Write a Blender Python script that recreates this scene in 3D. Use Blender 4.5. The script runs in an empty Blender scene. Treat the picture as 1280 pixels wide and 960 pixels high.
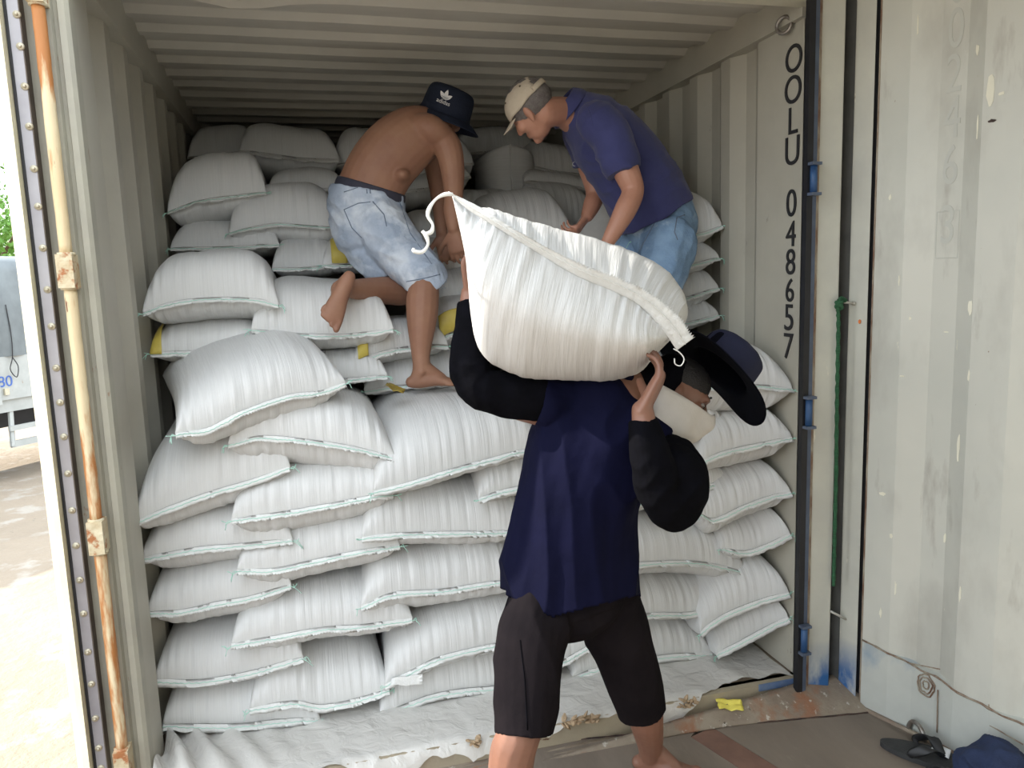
import bpy, bmesh, math, random
import numpy as np
from mathutils import Vector, Matrix, noise

sc = bpy.context.scene
COL = sc.collection
random.seed(7)

# ------------------------------------------------------------------ camera
CF, YAW, PITCH, ROLL = 950.0, 0.258, 0.139, -0.034
CAM = Vector((0.58, -2.43, 1.60))
_f = Vector((math.sin(YAW)*math.cos(PITCH), math.cos(YAW)*math.cos(PITCH), -math.sin(PITCH)))
_r0 = Vector((math.cos(YAW), -math.sin(YAW), 0))
_u0 = _r0.cross(_f)
_r = _r0*math.cos(ROLL) + _u0*math.sin(ROLL)
_u = _u0*math.cos(ROLL) - _r0*math.sin(ROLL)
cd = bpy.data.cameras.new('camera')
cd.sensor_width = 36.0
cd.lens = 36.0*CF/1280.0
cd.clip_end = 500
cam = bpy.data.objects.new('camera', cd)
COL.objects.link(cam)
cam.matrix_world = Matrix(((_r.x, _u.x, -_f.x, CAM.x), (_r.y, _u.y, -_f.y, CAM.y), (_r.z, _u.z, -_f.z, CAM.z), (0, 0, 0, 1)))
sc.camera = cam

# ------------------------------------------------------------------ light
wd = bpy.data.worlds.new('sky'); sc.world = wd; wd.use_nodes = True
nt = wd.node_tree
bg = nt.nodes['Background']
tc = nt.nodes.new('ShaderNodeTexCoord'); sp = nt.nodes.new('ShaderNodeSeparateXYZ')
rp = nt.nodes.new('ShaderNodeValToRGB')
rp.color_ramp.elements[0].position = 0.45; rp.color_ramp.elements[0].color = (0.80, 0.76, 0.68, 1)
rp.color_ramp.elements[1].position = 0.62; rp.color_ramp.elements[1].color = (0.86, 0.93, 1.0, 1)
mm = nt.nodes.new('ShaderNodeMapRange'); mm.inputs[1].default_value = -1; mm.inputs[2].default_value = 1
nt.links.new(tc.outputs['Generated'], sp.inputs[0]); nt.links.new(sp.outputs['Z'], mm.inputs[0])
nt.links.new(mm.outputs[0], rp.inputs[0]); nt.links.new(rp.outputs[0], bg.inputs[0])
bg.inputs[1].default_value = 3.2
sd = bpy.data.lights.new('sun', 'SUN'); sd.energy = 8.0; sd.angle = 0.012; sd.color = (1.0, 0.93, 0.82)
so = bpy.data.objects.new('sun', sd); COL.objects.link(so)
SUN = Vector((-0.76, 0.26, 0.60)).normalized()      # towards the sun
so.rotation_euler = SUN.to_track_quat('Z', 'Y').to_euler()
so.location = (-4, 1, 8)
sc.view_settings.view_transform = 'Standard'
sc.view_settings.look = 'None'
sc.view_settings.gamma = 1.0
sc.view_settings.use_curve_mapping = False
sc.view_settings.exposure = 0.1

# ------------------------------------------------------------------ pixel -> point helpers
def ray(px, py):
    return _f + _r*((px-640)/CF) - _u*((py-480)/CF)
def W(px, py, Y):
    d = ray(px, py); return CAM + d*((Y-CAM.y)/d.y)
def WZ(px, py, Z):
    d = ray(px, py); return CAM + d*((Z-CAM.z)/d.z)

# ------------------------------------------------------------------ materials
MATS = {}
def new_mat(name):
    m = bpy.data.materials.new(name); m.use_nodes = True
    MATS[name] = m
    return m, m.node_tree, m.node_tree.nodes['Principled BSDF']
def mat(name, c1, c2=None, scale=6.0, rough=0.6, metal=0.0, bump=0.0, bscale=40.0, stretch=(1, 1, 1), detail=4, thr=(0.35, 0.65),
        sss=0.0, spec=0.5, uv=False, extra=None, sheen=0.0, bdist=0.02):
    """noise-mixed colour, optional patches [(colour, scale, lo, hi, stretch)], bump"""
    m, t, b = new_mat(name)
    L = t.links.new
    co = t.nodes.new('ShaderNodeTexCoord')
    src = co.outputs['UV' if uv else 'Object']
    def nz(sc_, st, det=4, off=0.0):
        mp = t.nodes.new('ShaderNodeMapping'); mp.inputs['Scale'].default_value = st; mp.inputs['Location'].default_value = (off, off*1.7, off*.3)
        L(src, mp.inputs[0])
        n = t.nodes.new('ShaderNodeTexNoise'); n.inputs['Scale'].default_value = sc_; n.inputs['Detail'].default_value = det
        n.inputs['Roughness'].default_value = 0.6
        L(mp.outputs[0], n.inputs['Vector']); return n
    def ramp(n, lo, hi):
        r = t.nodes.new('ShaderNodeMapRange'); r.inputs[1].default_value = lo; r.inputs[2].default_value = hi
        L(n.outputs[0], r.inputs[0]); return r.outputs[0]
    def mix(f, a, bcol):
        x = t.nodes.new('ShaderNodeMix'); x.data_type = 'RGBA'
        L(f, x.inputs[0])
        if isinstance(a, tuple): x.inputs[6].default_value = (*a, 1)
        else: L(a, x.inputs[6])
        x.inputs[7].default_value = (*bcol, 1)
        return x.outputs[2]
    if c2 is None: c2 = tuple(v*0.88 for v in c1)
    col = mix(ramp(nz(scale, stretch, detail), *thr), c1, c2)
    for i, e in enumerate(extra or []):
        colr, s_, lo, hi, st = e[:5]
        f = ramp(nz(s_, st, 6, 3.1+i*2.7), lo, hi)
        if len(e) > 5:                                     # fades with height: (z0, z1) object coords
            s2 = t.nodes.new('ShaderNodeSeparateXYZ'); L(co.outputs['Object'], s2.inputs[0])
            r2 = t.nodes.new('ShaderNodeMapRange'); r2.inputs[1].default_value = e[5][0]; r2.inputs[2].default_value = e[5][1]
            L(s2.outputs[2], r2.inputs[0])
            mu = t.nodes.new('ShaderNodeMath'); mu.operation = 'MULTIPLY'; L(f, mu.inputs[0]); L(r2.outputs[0], mu.inputs[1]); f = mu.outputs[0]
        col = mix(f, col, colr)
    L(col, b.inputs['Base Color'])
    b.inputs['Roughness'].default_value = rough
    b.inputs['Metallic'].default_value = metal
    b.inputs['Specular IOR Level'].default_value = spec
    if sheen: b.inputs['Sheen Weight'].default_value = sheen
    if sss:
        b.inputs['Subsurface Weight'].default_value = sss
        b.inputs['Subsurface Radius'].default_value = (0.02, 0.008, 0.004)
        b.inputs['Subsurface Scale'].default_value = 0.5
    if bump:
        bp = t.nodes.new('ShaderNodeBump'); bp.inputs['Strength'].default_value = bump; bp.inputs['Distance'].default_value = bdist
        L(nz(bscale, stretch, 5, 1.3).outputs[0], bp.inputs['Height']); L(bp.outputs[0], b.inputs['Normal'])
    return m

RUST = (0.22, 0.085, 0.03)
mat('paint_in', (0.46, 0.44, 0.37), (0.40, 0.38, 0.32), 2.5, 0.55, bump=0.05, extra=[((0.16, 0.13, 0.10), 14, 0.70, 0.76, (1, 1, .4))])
mat('paint_roof', (0.52, 0.50, 0.44), (0.45, 0.43, 0.38), 2.0, 0.6, bump=0.05)
mat('paint_post', (0.40, 0.385, 0.31), (0.34, 0.325, 0.27), 6, 0.5, bump=0.08, extra=[(RUST, 30, 0.68, 0.74, (1, 1, .3))])
mat('paint_cream', (0.66, 0.62, 0.45), (0.56, 0.53, 0.38), 8, 0.5, bump=0.05)
mat('paint_header', (0.62, 0.59, 0.47), (0.56, 0.53, 0.42), 8, 0.5, bump=0.05)
mat('paint_wall', (0.63, 0.63, 0.57), (0.56, 0.57, 0.52), 1.8, 0.42, bump=0.06, bscale=9, extra=[
    ((0.46, 0.455, 0.41), 3.2, 0.50, 0.70, (1, 1, .45)), ((0.36, 0.34, 0.30), 9, 0.60, 0.76, (1, 1, .25)),
    ((0.72, 0.71, 0.60), 19, 0.715, 0.73, (1, 1, .32)),
    ((0.25, 0.17, 0.12), 33, 0.735, 0.75, (1, 1, .5))])
mat('paint_kick', (0.56, 0.58, 0.54), (0.49, 0.51, 0.48), 4, 0.45, bump=0.08, bscale=12, extra=[
    ((0.20, 0.30, 0.42), 3.0, 0.54, 0.68, (1, 1, .6)),
    ((0.20, 0.14, 0.10), 24, 0.70, 0.73, (1, 1, .5)), ((0.70, 0.69, 0.58), 19, 0.71, 0.73, (1, 1, .3))])
mat('paint_jamb', (0.60, 0.60, 0.53), (0.53, 0.53, 0.48), 5, 0.45, bump=0.06, extra=[
    ((0.03, 0.12, 0.32), 7, 0.36, 0.56, (1, 1, .5), (0.17, 0.02)),
    ((0.74, 0.72, 0.62), 22, 0.67, 0.70, (1, 1, .28)), (RUST, 40, 0.70, 0.74, (1, 1, .3))])
mat('paint_blue', (0.035, 0.10, 0.24), (0.02, 0.06, 0.16), 12, 0.45, bump=0.1)
mat('paint_blue_grey', (0.10, 0.13, 0.19), (0.07, 0.09, 0.14), 12, 0.5)
mat('rust_edge', (0.42, 0.38, 0.30), (0.20, 0.11, 0.07), 30, 0.8, bump=0.5, bscale=60, stretch=(1, 1, .3))
mat('rust_dark', (0.10, 0.06, 0.045), (0.03, 0.02, 0.02), 30, 0.85, bump=0.5, bscale=60)
mat('rubber_gap_black', (0.008, 0.008, 0.010), (0.014, 0.014, 0.018), 10, 0.55)
mat('groove', (0.10, 0.10, 0.095), (0.07, 0.07, 0.068), 9, 0.7)
mat('gasket_grey', (0.36, 0.35, 0.37), (0.30, 0.29, 0.31), 10, 0.4, metal=0.3)
mat('dark_frame', (0.13, 0.105, 0.085), (0.09, 0.075, 0.06), 12, 0.7)
mat('rod_rust', (0.70, 0.60, 0.40), (0.62, 0.48, 0.28), 5, 0.6, bump=0.2, bscale=40, stretch=(1, 1, .25), extra=[
    ((0.42, 0.17, 0.05), 16, 0.48, 0.57, (1, 1, .16)), ((0.16, 0.06, 0.03), 34, 0.66, 0.70, (1, 1, .2))])
mat('bracket_rust', (0.62, 0.56, 0.40), (0.50, 0.38, 0.22), 14, 0.65, bump=0.3, extra=[((0.36, 0.14, 0.05), 25, 0.55, 0.63, (1, 1, 1))])
mat('bolt_metal', (0.62, 0.58, 0.46), (0.5, 0.45, 0.34), 60, 0.5, metal=0.4)
mat('ply_floor', (0.25, 0.205, 0.165), (0.19, 0.155, 0.125), 4, 0.62, bump=0.12, bscale=25, stretch=(1, .35, 1), extra=[
    ((0.30, 0.25, 0.20), 9, 0.63, 0.72, (1, .4, 1)), ((0.05, 0.04, 0.035), 40, 0.73, 0.76, (1, 1, 1))])
mat('ply_red', (0.24, 0.135, 0.10), (0.18, 0.10, 0.075), 8, 0.65, bump=0.1)
mat('ply_in', (0.22, 0.17, 0.12), (0.16, 0.12, 0.09), 5, 0.7, bump=0.1)
mat('sill_steel', (0.31, 0.26, 0.20), (0.22, 0.17, 0.13), 9, 0.6, bump=0.25, bscale=50, extra=[
    ((0.28, 0.13, 0.07), 6, 0.52, 0.64, (1, 1, 1)), ((0.52, 0.48, 0.42), 28, 0.62, 0.68, (1, 1, 1)), ((0.07, 0.05, 0.04), 26, 0.66, 0.71, (1, 1, 1))])
mat('sill_face', (0.42, 0.36, 0.26), (0.35, 0.30, 0.22), 6, 0.6, bump=0.15, extra=[((0.13, 0.07, 0.04), 30, 0.68, 0.72, (.5, 1, 1))])
mat('blue_chip', (0.10, 0.17, 0.34), (0.16, 0.22, 0.34), 20, 0.5)
mat('wood_raw', (0.50, 0.37, 0.24), (0.36, 0.25, 0.15), 25, 0.8, bump=0.5, stretch=(.3, 1, 1))
mat('letter_black', (0.02, 0.02, 0.022), None, 5, 0.6)
mat('emboss', (0.56, 0.57, 0.52), (0.53, 0.54, 0.50), 5, 0.45)
mat('rope_green', (0.05, 0.20, 0.09), (0.03, 0.13, 0.06), 60, 0.8, bump=0.8, bscale=120, stretch=(1, 1, 4))
mat('hook_steel', (0.62, 0.61, 0.56), (0.5, 0.49, 0.45), 20, 0.4, metal=0.3)
mat('ring_steel', (0.36, 0.35, 0.33), (0.26, 0.22, 0.19), 40, 0.4, metal=0.7)
mat('orange_paint', (0.75, 0.22, 0.06), None, 5, 0.5)
# woven sack cloth
mat('sack_cloth', (0.66, 0.66, 0.65), (0.61, 0.61, 0.60), 3.0, 0.50, bump=0.55, bscale=1.0, uv=True, stretch=(75, 3.0, 1), bdist=0.006, spec=0.35,
    extra=[((0.62, 0.58, 0.50), 0.12, 0.72, 0.95, (60, 60, 1))])
mat('sack_hem', (0.74, 0.74, 0.72), (0.68, 0.68, 0.66), 30, 0.55, bump=0.3, bscale=60)
mat('thread_green', (0.38, 0.66, 0.55), (0.50, 0.74, 0.64), 60, 0.8)
mat('thread_white', (0.82, 0.82, 0.79), None, 60, 0.8)
mat('tape_yellow', (0.62, 0.50, 0.10), (0.55, 0.43, 0.08), 20, 0.45, bump=0.1)
mat('paper_yellow', (0.90, 0.80, 0.16), (0.82, 0.70, 0.12), 20, 0.7, bump=0.1)
mat('tag_olive', (0.36, 0.26, 0.04), (0.24, 0.17, 0.03), 40, 0.4, bump=0.2)
mat('paper_white', (0.85, 0.86, 0.88), None, 20, 0.7)
# people
mat('skin_brown', (0.30, 0.155, 0.095), (0.25, 0.12, 0.075), 7, 0.62, sss=0.08, bump=0.05, bscale=60)
mat('skin_dark', (0.24, 0.115, 0.075), (0.19, 0.09, 0.06), 7, 0.45, sss=0.08, bump=0.05, bscale=60)
mat('skin_light', (0.44, 0.22, 0.15), (0.38, 0.18, 0.12), 7, 0.48, sss=0.10, bump=0.05, bscale=60)
mat('hair_black', (0.012, 0.010, 0.010), None, 40, 0.6, bump=0.4, bscale=150)
mat('hair_grey', (0.10, 0.085, 0.08), (0.16, 0.14, 0.13), 60, 0.7, bump=0.3, bscale=200)
mat('cloth_black', (0.003, 0.003, 0.004), (0.004, 0.004, 0.006), 20, 0.95, bump=0.15, bscale=30, spec=0.04)
mat('cloth_navy', (0.0045, 0.005, 0.021), (0.0035, 0.004, 0.016), 6, 0.85, bump=0.15, bscale=14, spec=0.07, sheen=0.0)
mat('cloth_polo', (0.050, 0.054, 0.150), (0.040, 0.044, 0.125), 6, 0.85, bump=0.15, bscale=30, spec=0.15, sheen=0.15)
mat('cloth_shorts', (0.013, 0.0105, 0.012), (0.009, 0.0075, 0.009), 7, 0.95, bump=0.12, bscale=30, spec=0.04)
mat('denim_light', (0.44, 0.50, 0.60), (0.30, 0.36, 0.46), 9, 0.85, bump=0.25, bscale=60, extra=[((0.58, 0.63, 0.70), 7, 0.52, 0.66, (1, 1, 1))])
mat('denim_blue', (0.22, 0.34, 0.50), (0.15, 0.25, 0.40), 9, 0.85, bump=0.25, bscale=60, extra=[((0.42, 0.52, 0.64), 8, 0.56, 0.68, (1, 1, 1))])
mat('denim_seam', (0.16, 0.20, 0.27), None, 9, 0.85)
mat('waistband', (0.035, 0.035, 0.055), None, 9, 0.8)
mat('hat_black', (0.004, 0.0045, 0.008), (0.003, 0.003, 0.005), 9, 0.9, spec=0.05, bump=0.1)
mat('hat_blue', (0.018, 0.020, 0.045), (0.014, 0.016, 0.036), 9, 0.8, spec=0.2, bump=0.15)
mat('hat_navy', (0.020, 0.026, 0.045), (0.016, 0.02, 0.036), 9, 0.85, spec=0.15, bump=0.2, bscale=60)
mat('cap_beige', (0.52, 0.44, 0.34), (0.46, 0.39, 0.30), 9, 0.85, bump=0.2, bscale=60)
mat('eyelet', (0.12, 0.09, 0.06), None, 9, 0.7)
mat('logo_white', (0.75, 0.75, 0.75), None, 9, 0.7)
mat('mask_cloth', (0.62, 0.58, 0.54), (0.55, 0.52, 0.48), 6, 0.85, bump=0.15, bscale=20)
mat('eye_white', (0.3, 0.26, 0.24), None, 9, 0.3)
mat('eye_dark', (0.01, 0.008, 0.007), None, 9, 0.2)
mat('nail', (0.50, 0.33, 0.27), None, 9, 0.35)
mat('flipflop', (0.030, 0.032, 0.034), (0.045, 0.046, 0.048), 30, 0.7, bump=0.3, bscale=150)
mat('strap_black', (0.015, 0.016, 0.018), None, 30, 0.5)
mat('bag_navy', (0.018, 0.032, 0.085), (0.014, 0.024, 0.065), 20, 0.9, bump=0.3, bscale=250)
# outside
mat('dirt', (0.33, 0.27, 0.205), (0.27, 0.22, 0.165), 0.6, 0.9, bump=0.6, bscale=5, bdist=0.08, extra=[
    ((0.39, 0.35, 0.30), 2.5, 0.55, 0.66, (1, 1, 1)), ((0.20, 0.17, 0.14), 6.0, 0.66, 0.72, (1, .6, 1))])
mat('tarp', (0.17, 0.195, 0.205), (0.13, 0.15, 0.16), 3, 0.55, bump=0.3, bscale=4)
mat('truck_white', (0.42, 0.44, 0.43), (0.36, 0.38, 0.37), 5, 0.5, bump=0.05, extra=[((0.30, 0.24, 0.18), 20, 0.66, 0.72, (1, 1, .3))])
mat('truck_blue', (0.06, 0.14, 0.45), None, 5, 0.5)
mat('truck_dark', (0.05, 0.05, 0.055), None, 5, 0.8)
mat('tyre', (0.03, 0.03, 0.032), None, 20, 0.85, bump=0.3)
mat('leaf', (0.16, 0.34, 0.05), (0.08, 0.20, 0.03), 3, 0.6)
mat('bark', (0.13, 0.09, 0.06), None, 12, 0.9, bump=0.5)
# plastic sheet: thin translucent film
m, t, b = new_mat('plastic')
b.inputs['Base Color'].default_value = (0.82, 0.80, 0.76, 1); b.inputs['Roughness'].default_value = 0.22; b.inputs['Specular IOR Level'].default_value = 0.7
tr = t.nodes.new('ShaderNodeBsdfTransparent'); mx = t.nodes.new('ShaderNodeMixShader'); mx.inputs[0].default_value = 0.74
t.links.new(tr.outputs[0], mx.inputs[1]); t.links.new(b.outputs[0], mx.inputs[2])
t.links.new(mx.outputs[0], t.nodes['Material Output'].inputs[0])
bp = t.nodes.new('ShaderNodeBump'); bp.inputs['Strength'].default_value = 0.5; bp.inputs['Distance'].default_value = 0.02
nz_ = t.nodes.new('ShaderNodeTexNoise'); nz_.inputs['Scale'].default_value = 14; nz_.inputs['Detail'].default_value = 6; nz_.inputs['Distortion'].default_value = 1.2
co_ = t.nodes.new('ShaderNodeTexCoord'); t.links.new(co_.outputs['Object'], nz_.inputs[0]); t.links.new(nz_.outputs[0], bp.inputs['Height']); t.links.new(bp.outputs[0], b.inputs['Normal'])
m = MATS['sack_cloth']; bs = m.node_tree.nodes['Principled BSDF']

# ------------------------------------------------------------------ object helpers
def link(name, me, m=None, parent=None, smooth=False):
    o = bpy.data.objects.new(name, me); COL.objects.link(o)
    if m is not None: me.materials.append(MATS[m] if isinstance(m, str) else m)
    if smooth:
        me.polygons.foreach_set('use_smooth', [True]*len(me.polygons))
    if parent is not None:
        o.parent = parent; o.matrix_parent_inverse = parent.matrix_world.inverted()
    return o
def from_py(name, vs, fs, m=None, parent=None, smooth=False):
    me = bpy.data.meshes.new(name); me.from_pydata([tuple(v) for v in vs], [], fs); me.update()
    return link(name, me, m, parent, smooth)
def from_bm(name, bm, m=None, parent=None, smooth=False, bevel=0.0):
    if bevel:
        bmesh.ops.bevel(bm, geom=[e for e in bm.edges if len(e.link_faces) == 2 and e.calc_face_angle(0) > 0.5], offset=bevel, segments=2, profile=0.6, affect='EDGES', clamp_overlap=True)
    bmesh.ops.recalc_face_normals(bm, faces=bm.faces)
    me = bpy.data.meshes.new(name); bm.to_mesh(me); bm.free()
    return link(name, me, m, parent, smooth)
def empty(name, loc, label=None, cat=None, group=None):
    o = bpy.data.objects.new(name, None); COL.objects.link(o); o.location = loc; o.empty_display_size = 0.1
    if label: o['label'] = label
    if cat: o['category'] = cat
    if group: o['group'] = group
    o.matrix_world = Matrix.Translation(loc)
    return o
def struct(o):
    o['kind'] = 'structure'; return o
def add_box(bm, lo, hi, M=None):
    vs = [bm.verts.new(Vector((x, y, z)) if M is None else M @ Vector((x, y, z))) for x in (lo[0], hi[0]) for y in (lo[1], hi[1]) for z in (lo[2], hi[2])]
    for f in ((0, 1, 3, 2), (4, 6, 7, 5), (0, 4, 5, 1), (2, 3, 7, 6), (0, 2, 6, 4), (1, 5, 7, 3)):
        bm.faces.new([vs[i] for i in f])
def box(name, lo, hi, m, parent=None, bevel=0.003, M=None):
    bm = bmesh.new(); add_box(bm, lo, hi, M); return from_bm(name, bm, m, parent, False, bevel)
def frame_of(d):
    d = d.normalized(); a = Vector((0, 0, 1)) if abs(d.z) < 0.9 else Vector((1, 0, 0))
    x = a.cross(d).normalized(); y = d.cross(x); return x, y
def crv(P, n):
    """Catmull-Rom through tuples/vectors"""
    P = [np.array(p, float) for p in P]; out = []
    P2 = [2*P[0]-P[1]] + P + [2*P[-1]-P[-2]]
    for i in range(1, len(P2)-2):
        for k in range(n):
            t = k/n; a, b, c, d = P2[i-1:i+3]
            out.append(0.5*((2*b)+(-a+c)*t+(2*a-5*b+4*c-d)*t*t+(-a+3*b-3*c+d)*t**3))
    out.append(P[-1]); return out
def tube(bm, pts, rads, n=10, ratio=1.0, side=None, caps=True):
    pts = [Vector(p) for p in pts]; rings = []; prev = None
    for i, p in enumerate(pts):
        d = (pts[min(i+1, len(pts)-1)] - pts[max(i-1, 0)])
        if d.length < 1e-9: d = Vector((0, 0, 1))
        d.normalize()
        if side is not None: x = (side - d*side.dot(d)).normalized()
        elif prev is None: x = frame_of(d)[0]
        else: x = (prev - d*prev.dot(d)).normalized()
        prev = x; y = d.cross(x); r = rads[i] if hasattr(rads, '__len__') else rads
        rings.append([bm.verts.new(p + x*(r*math.cos(2*math.pi*k/n)) + y*(r*ratio*math.sin(2*math.pi*k/n))) for k in range(n)])
    for a, b in zip(rings, rings[1:]):
        for k in range(n): bm.faces.new((a[k], a[(k+1) % n], b[(k+1) % n], b[k]))
    if caps:
        bm.faces.new(rings[0][::-1]); bm.faces.new(rings[-1])
    return rings
def tube_obj(name, pts, rads, m, parent=None, n=10, sub=0):
    if sub: 
        pts = [Vector(p) for p in crv(pts, sub)]
        if hasattr(rads, '__len__'): rads = [float(v) for v in crv([(r,) for r in rads], sub)]
    bm = bmesh.new(); tube(bm, pts, rads, n); return from_bm(name, bm, m, parent, True)
def plan_prism(name, plan, z0, z1, m, parent=None, zsteps=1):
    """closed plan polygon extruded from z0 to z1"""
    bm = bmesh.new(); 
    rings = [[bm.verts.new((x, y, z0+(z1-z0)*k/zsteps)) for x, y in plan] for k in range(zsteps+1)]
    n = len(plan)
    for a, b in zip(rings, rings[1:]):
        for k in range(n): bm.faces.new((a[k], a[(k+1) % n], b[(k+1) % n], b[k]))
    bm.faces.new(rings[0][::-1]); bm.faces.new(rings[-1])
    return from_bm(name, bm, m, parent)

# ------------------------------------------------------------------ container holding the sacks
H = 2.60; DEP = 5.9
def corr(s0, s1, pitch=0.278, d=0.036, first=0.07, seq=(0.072, 0.068, 0.070, 0.068)):
    """trapezoid profile list of (s, depth)"""
    out = [(s0, 0.0)]; s = s0+first; out.append((s, 0.0)); st = 0
    while s < s1:
        if st == 0: s += seq[1]; out.append((s, d))
        elif st == 1: s += seq[2]; out.append((s, d))
        elif st == 2: s += seq[3]; out.append((s, 0.0))
        else: s += seq[0]; out.append((s, 0.0))
        st = (st+1) % 4
    return [(min(a, s1), b) for a, b in out]
def wall_side(name, x, sgn, prof, z0, z1, th=0.004):
    ys = prof + [(a, b+th+0.03) for a, b in [(prof[-1][0], 0.03), (prof[0][0], 0.03)]]
    return struct(plan_prism(name, [(x + sgn*b, a) for a, b in ys], z0, z1, 'paint_in'))
wl = wall_side('wall_left', 0.0, -1, corr(0.03, DEP, first=0.20, seq=(0.072, 0.040, 0.100, 0.066)), 0.0, H-0.12)
wr = wall_side('wall_right', 2.35, 1, corr(0.03, DEP, first=0.30, seq=(0.072, 0.068, 0.070, 0.068)), 0.0, H-0.12)
# rails along the roof edges
struct(from_bm('trim_1', (lambda bm: (add_box(bm, (-0.045, 0.02, H-0.125), (0.025, DEP, H+0.02)), bm)[1])(bmesh.new()), 'paint_in', bevel=0.012))
struct(from_bm('trim_2', (lambda bm: (add_box(bm, (2.325, 0.02, H-0.125), (2.395, DEP, H+0.02)), bm)[1])(bmesh.new()), 'paint_in', bevel=0.012))
# roof with cross corrugations
bm = bmesh.new(); prof = []
y = 0.10
prof.append((0.02, 0.0)); 
while y < DEP:
    prof += [(y, 0.0), (y+0.035, 0.022), (y+0.125, 0.022), (y+0.16, 0.0)]; y += 0.209
prof.append((DEP, 0.0))
xs = [0.0] + [i/24*2.35 for i in range(1, 24)] + [2.35]
grid = []
for (yy, d) in prof:
    row = []
    for x in xs:
        dz = d
        # dent near the front left of the roof
        g = math.exp(-((x-0.42)/0.16)**2-((yy-0.42)/0.10)**2)
        row.append(bm.verts.new((x, yy + 0.03*g, H-0.022+dz - 0.035*g + 0.004*noise.noise(Vector((x*2, yy*3, 0))))))
    grid.append(row)
for a, b_ in zip(grid, grid[1:]):
    for i in range(len(xs)-1): bm.faces.new((a[i], a[i+1], b_[i+1], b_[i]))
geo = bmesh.ops.extrude_face_region(bm, geom=bm.faces[:])
bmesh.ops.translate(bm, vec=(0, 0, 0.03), verts=[v for v in geo['geom'] if isinstance(v, bmesh.types.BMVert)])
struct(from_bm('ceiling', bm, 'paint_roof'))
# back wall, floor, front frame
struct(box('wall_back', (-0.05, DEP, -0.1), (2.40, DEP+0.04, H+0.02), 'paint_in'))
struct(box('floor', (-0.04, 0.03, -0.035), (2.39, DEP, 0.0), 'ply_in'))
struct(box('trim_3', (-0.05, -0.035, 2.505), (2.42, 0.03, 2.72), 'paint_header', bevel=0.01))
# left corner post: stepped steel section
def strip_post(name, plan, z0, z1, m): return struct(plan_prism(name, plan, z0, z1, m))
strip_post('trim_4', [(0.005, 0.05), (0.004, 0.012), (-0.006, 0.002), (-0.022, 0.0), (-0.026, 0.012), (-0.036, 0.012), (-0.040, -0.006), (-0.062, -0.006), (-0.066, 0.02), (-0.16, 0.02), (-0.16, 0.14), (-0.02, 0.14), (0.005, 0.06)], -0.16, 2.72, 'paint_post')
strip_post('trim_5', [(-0.066, 0.019), (-0.066, -0.008), (-0.074, -0.008), (-0.074, 0.019)], -0.16, 2.72, 'dark_frame')
# right corner post behind the neighbour's jamb
strip_post('trim_6', [(2.35, 0.0), (2.44, 0.0), (2.44, 0.10), (2.37, 0.10), (2.35, 0.04)], -0.10, 2.72, 'paint_in')
# sill beam with its beige face
sill = struct(box('trim_7', (-0.06, 0.0, -0.15), (2.40, 0.05, 0.0), 'sill_face', bevel=0.006))
# tie-down ring near the top right of the wall
def ring(name, c, r, rt, ax, m, parent=None, arc=2*math.pi, up=Vector((0, 0, 1)), n=28):
    ax = ax.normalized(); x = up.cross(ax).normalized(); bm = bmesh.new()
    pts = [c + x*(r*math.cos(arc*k/n)) + up*(r*math.sin(arc*k/n)) for k in range(n+1)]
    tube(bm, pts, rt, 8, caps=arc < 6.2); return from_bm(name, bm, m, parent, True)
rg = ring('lashing_ring', W(989, 32, 0.12) + Vector((-0.03, 0, 0)), 0.028, 0.007, Vector((1, 0.5, 0)), 'ring_steel')
rg['label'] = 'steel lashing ring high on the right wall above the black code letters'; rg['category'] = 'ring'

# black code on the inner right wall
FONT = {}
def text_mesh(name, s, size, m, loc, xdir, ydir, parent=None, ext=0.0015, xs=1.0):
    cu = bpy.data.curves.new(name, 'FONT'); cu.body = s; cu.size = size; cu.extrude = ext; cu.align_x = 'CENTER'; cu.align_y = 'BOTTOM'; cu.resolution_u = 6
    cu.offset = 0.0
    o = bpy.data.objects.new(name, cu); COL.objects.link(o)
    dg = bpy.context.evaluated_depsgraph_get(); dg.update()
    me = bpy.data.meshes.new_from_object(o.evaluated_get(dg)); bpy.data.objects.remove(o)
    x = xdir.normalized(); y = ydir.normalized(); z = x.cross(y)
    M = Matrix(((x.x*xs, y.x, z.x, loc.x), (x.y*xs, y.y, z.y, loc.y), (x.z*xs, y.z, z.z, loc.z), (0, 0, 0, 1)))
    me.transform(M); me.materials.clear(); me.name = name
    return link(name, me, m, parent)
def wall_hit_x(px, py, X): 
    d = ray(px, py); return CAM + d*((X-CAM.x)/d.x)
code = [('O', 65, 100, 992), ('O', 104, 139, 991), ('L', 143, 177, 990.5), ('U', 180, 216, 990), ('0', 246, 280, 989), ('4', 285, 317, 988.5), ('8', 320, 352, 988), ('6', 356, 385, 987), ('5', 389, 422, 986), ('7', 425, 457, 985)]
for ch, y0, y1, px in code:
    b0 = wall_hit_x(px, y1, 2.348); t0 = wall_hit_x(px, y0, 2.348); h = (t0.z-b0.z)
    text_mesh('lettering', ch, h/0.70, 'letter_black', Vector((2.347, b0.y, b0.z)), Vector((0, -1, 0)), Vector((0, 0, 1)), wr, xs=0.95)

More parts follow.
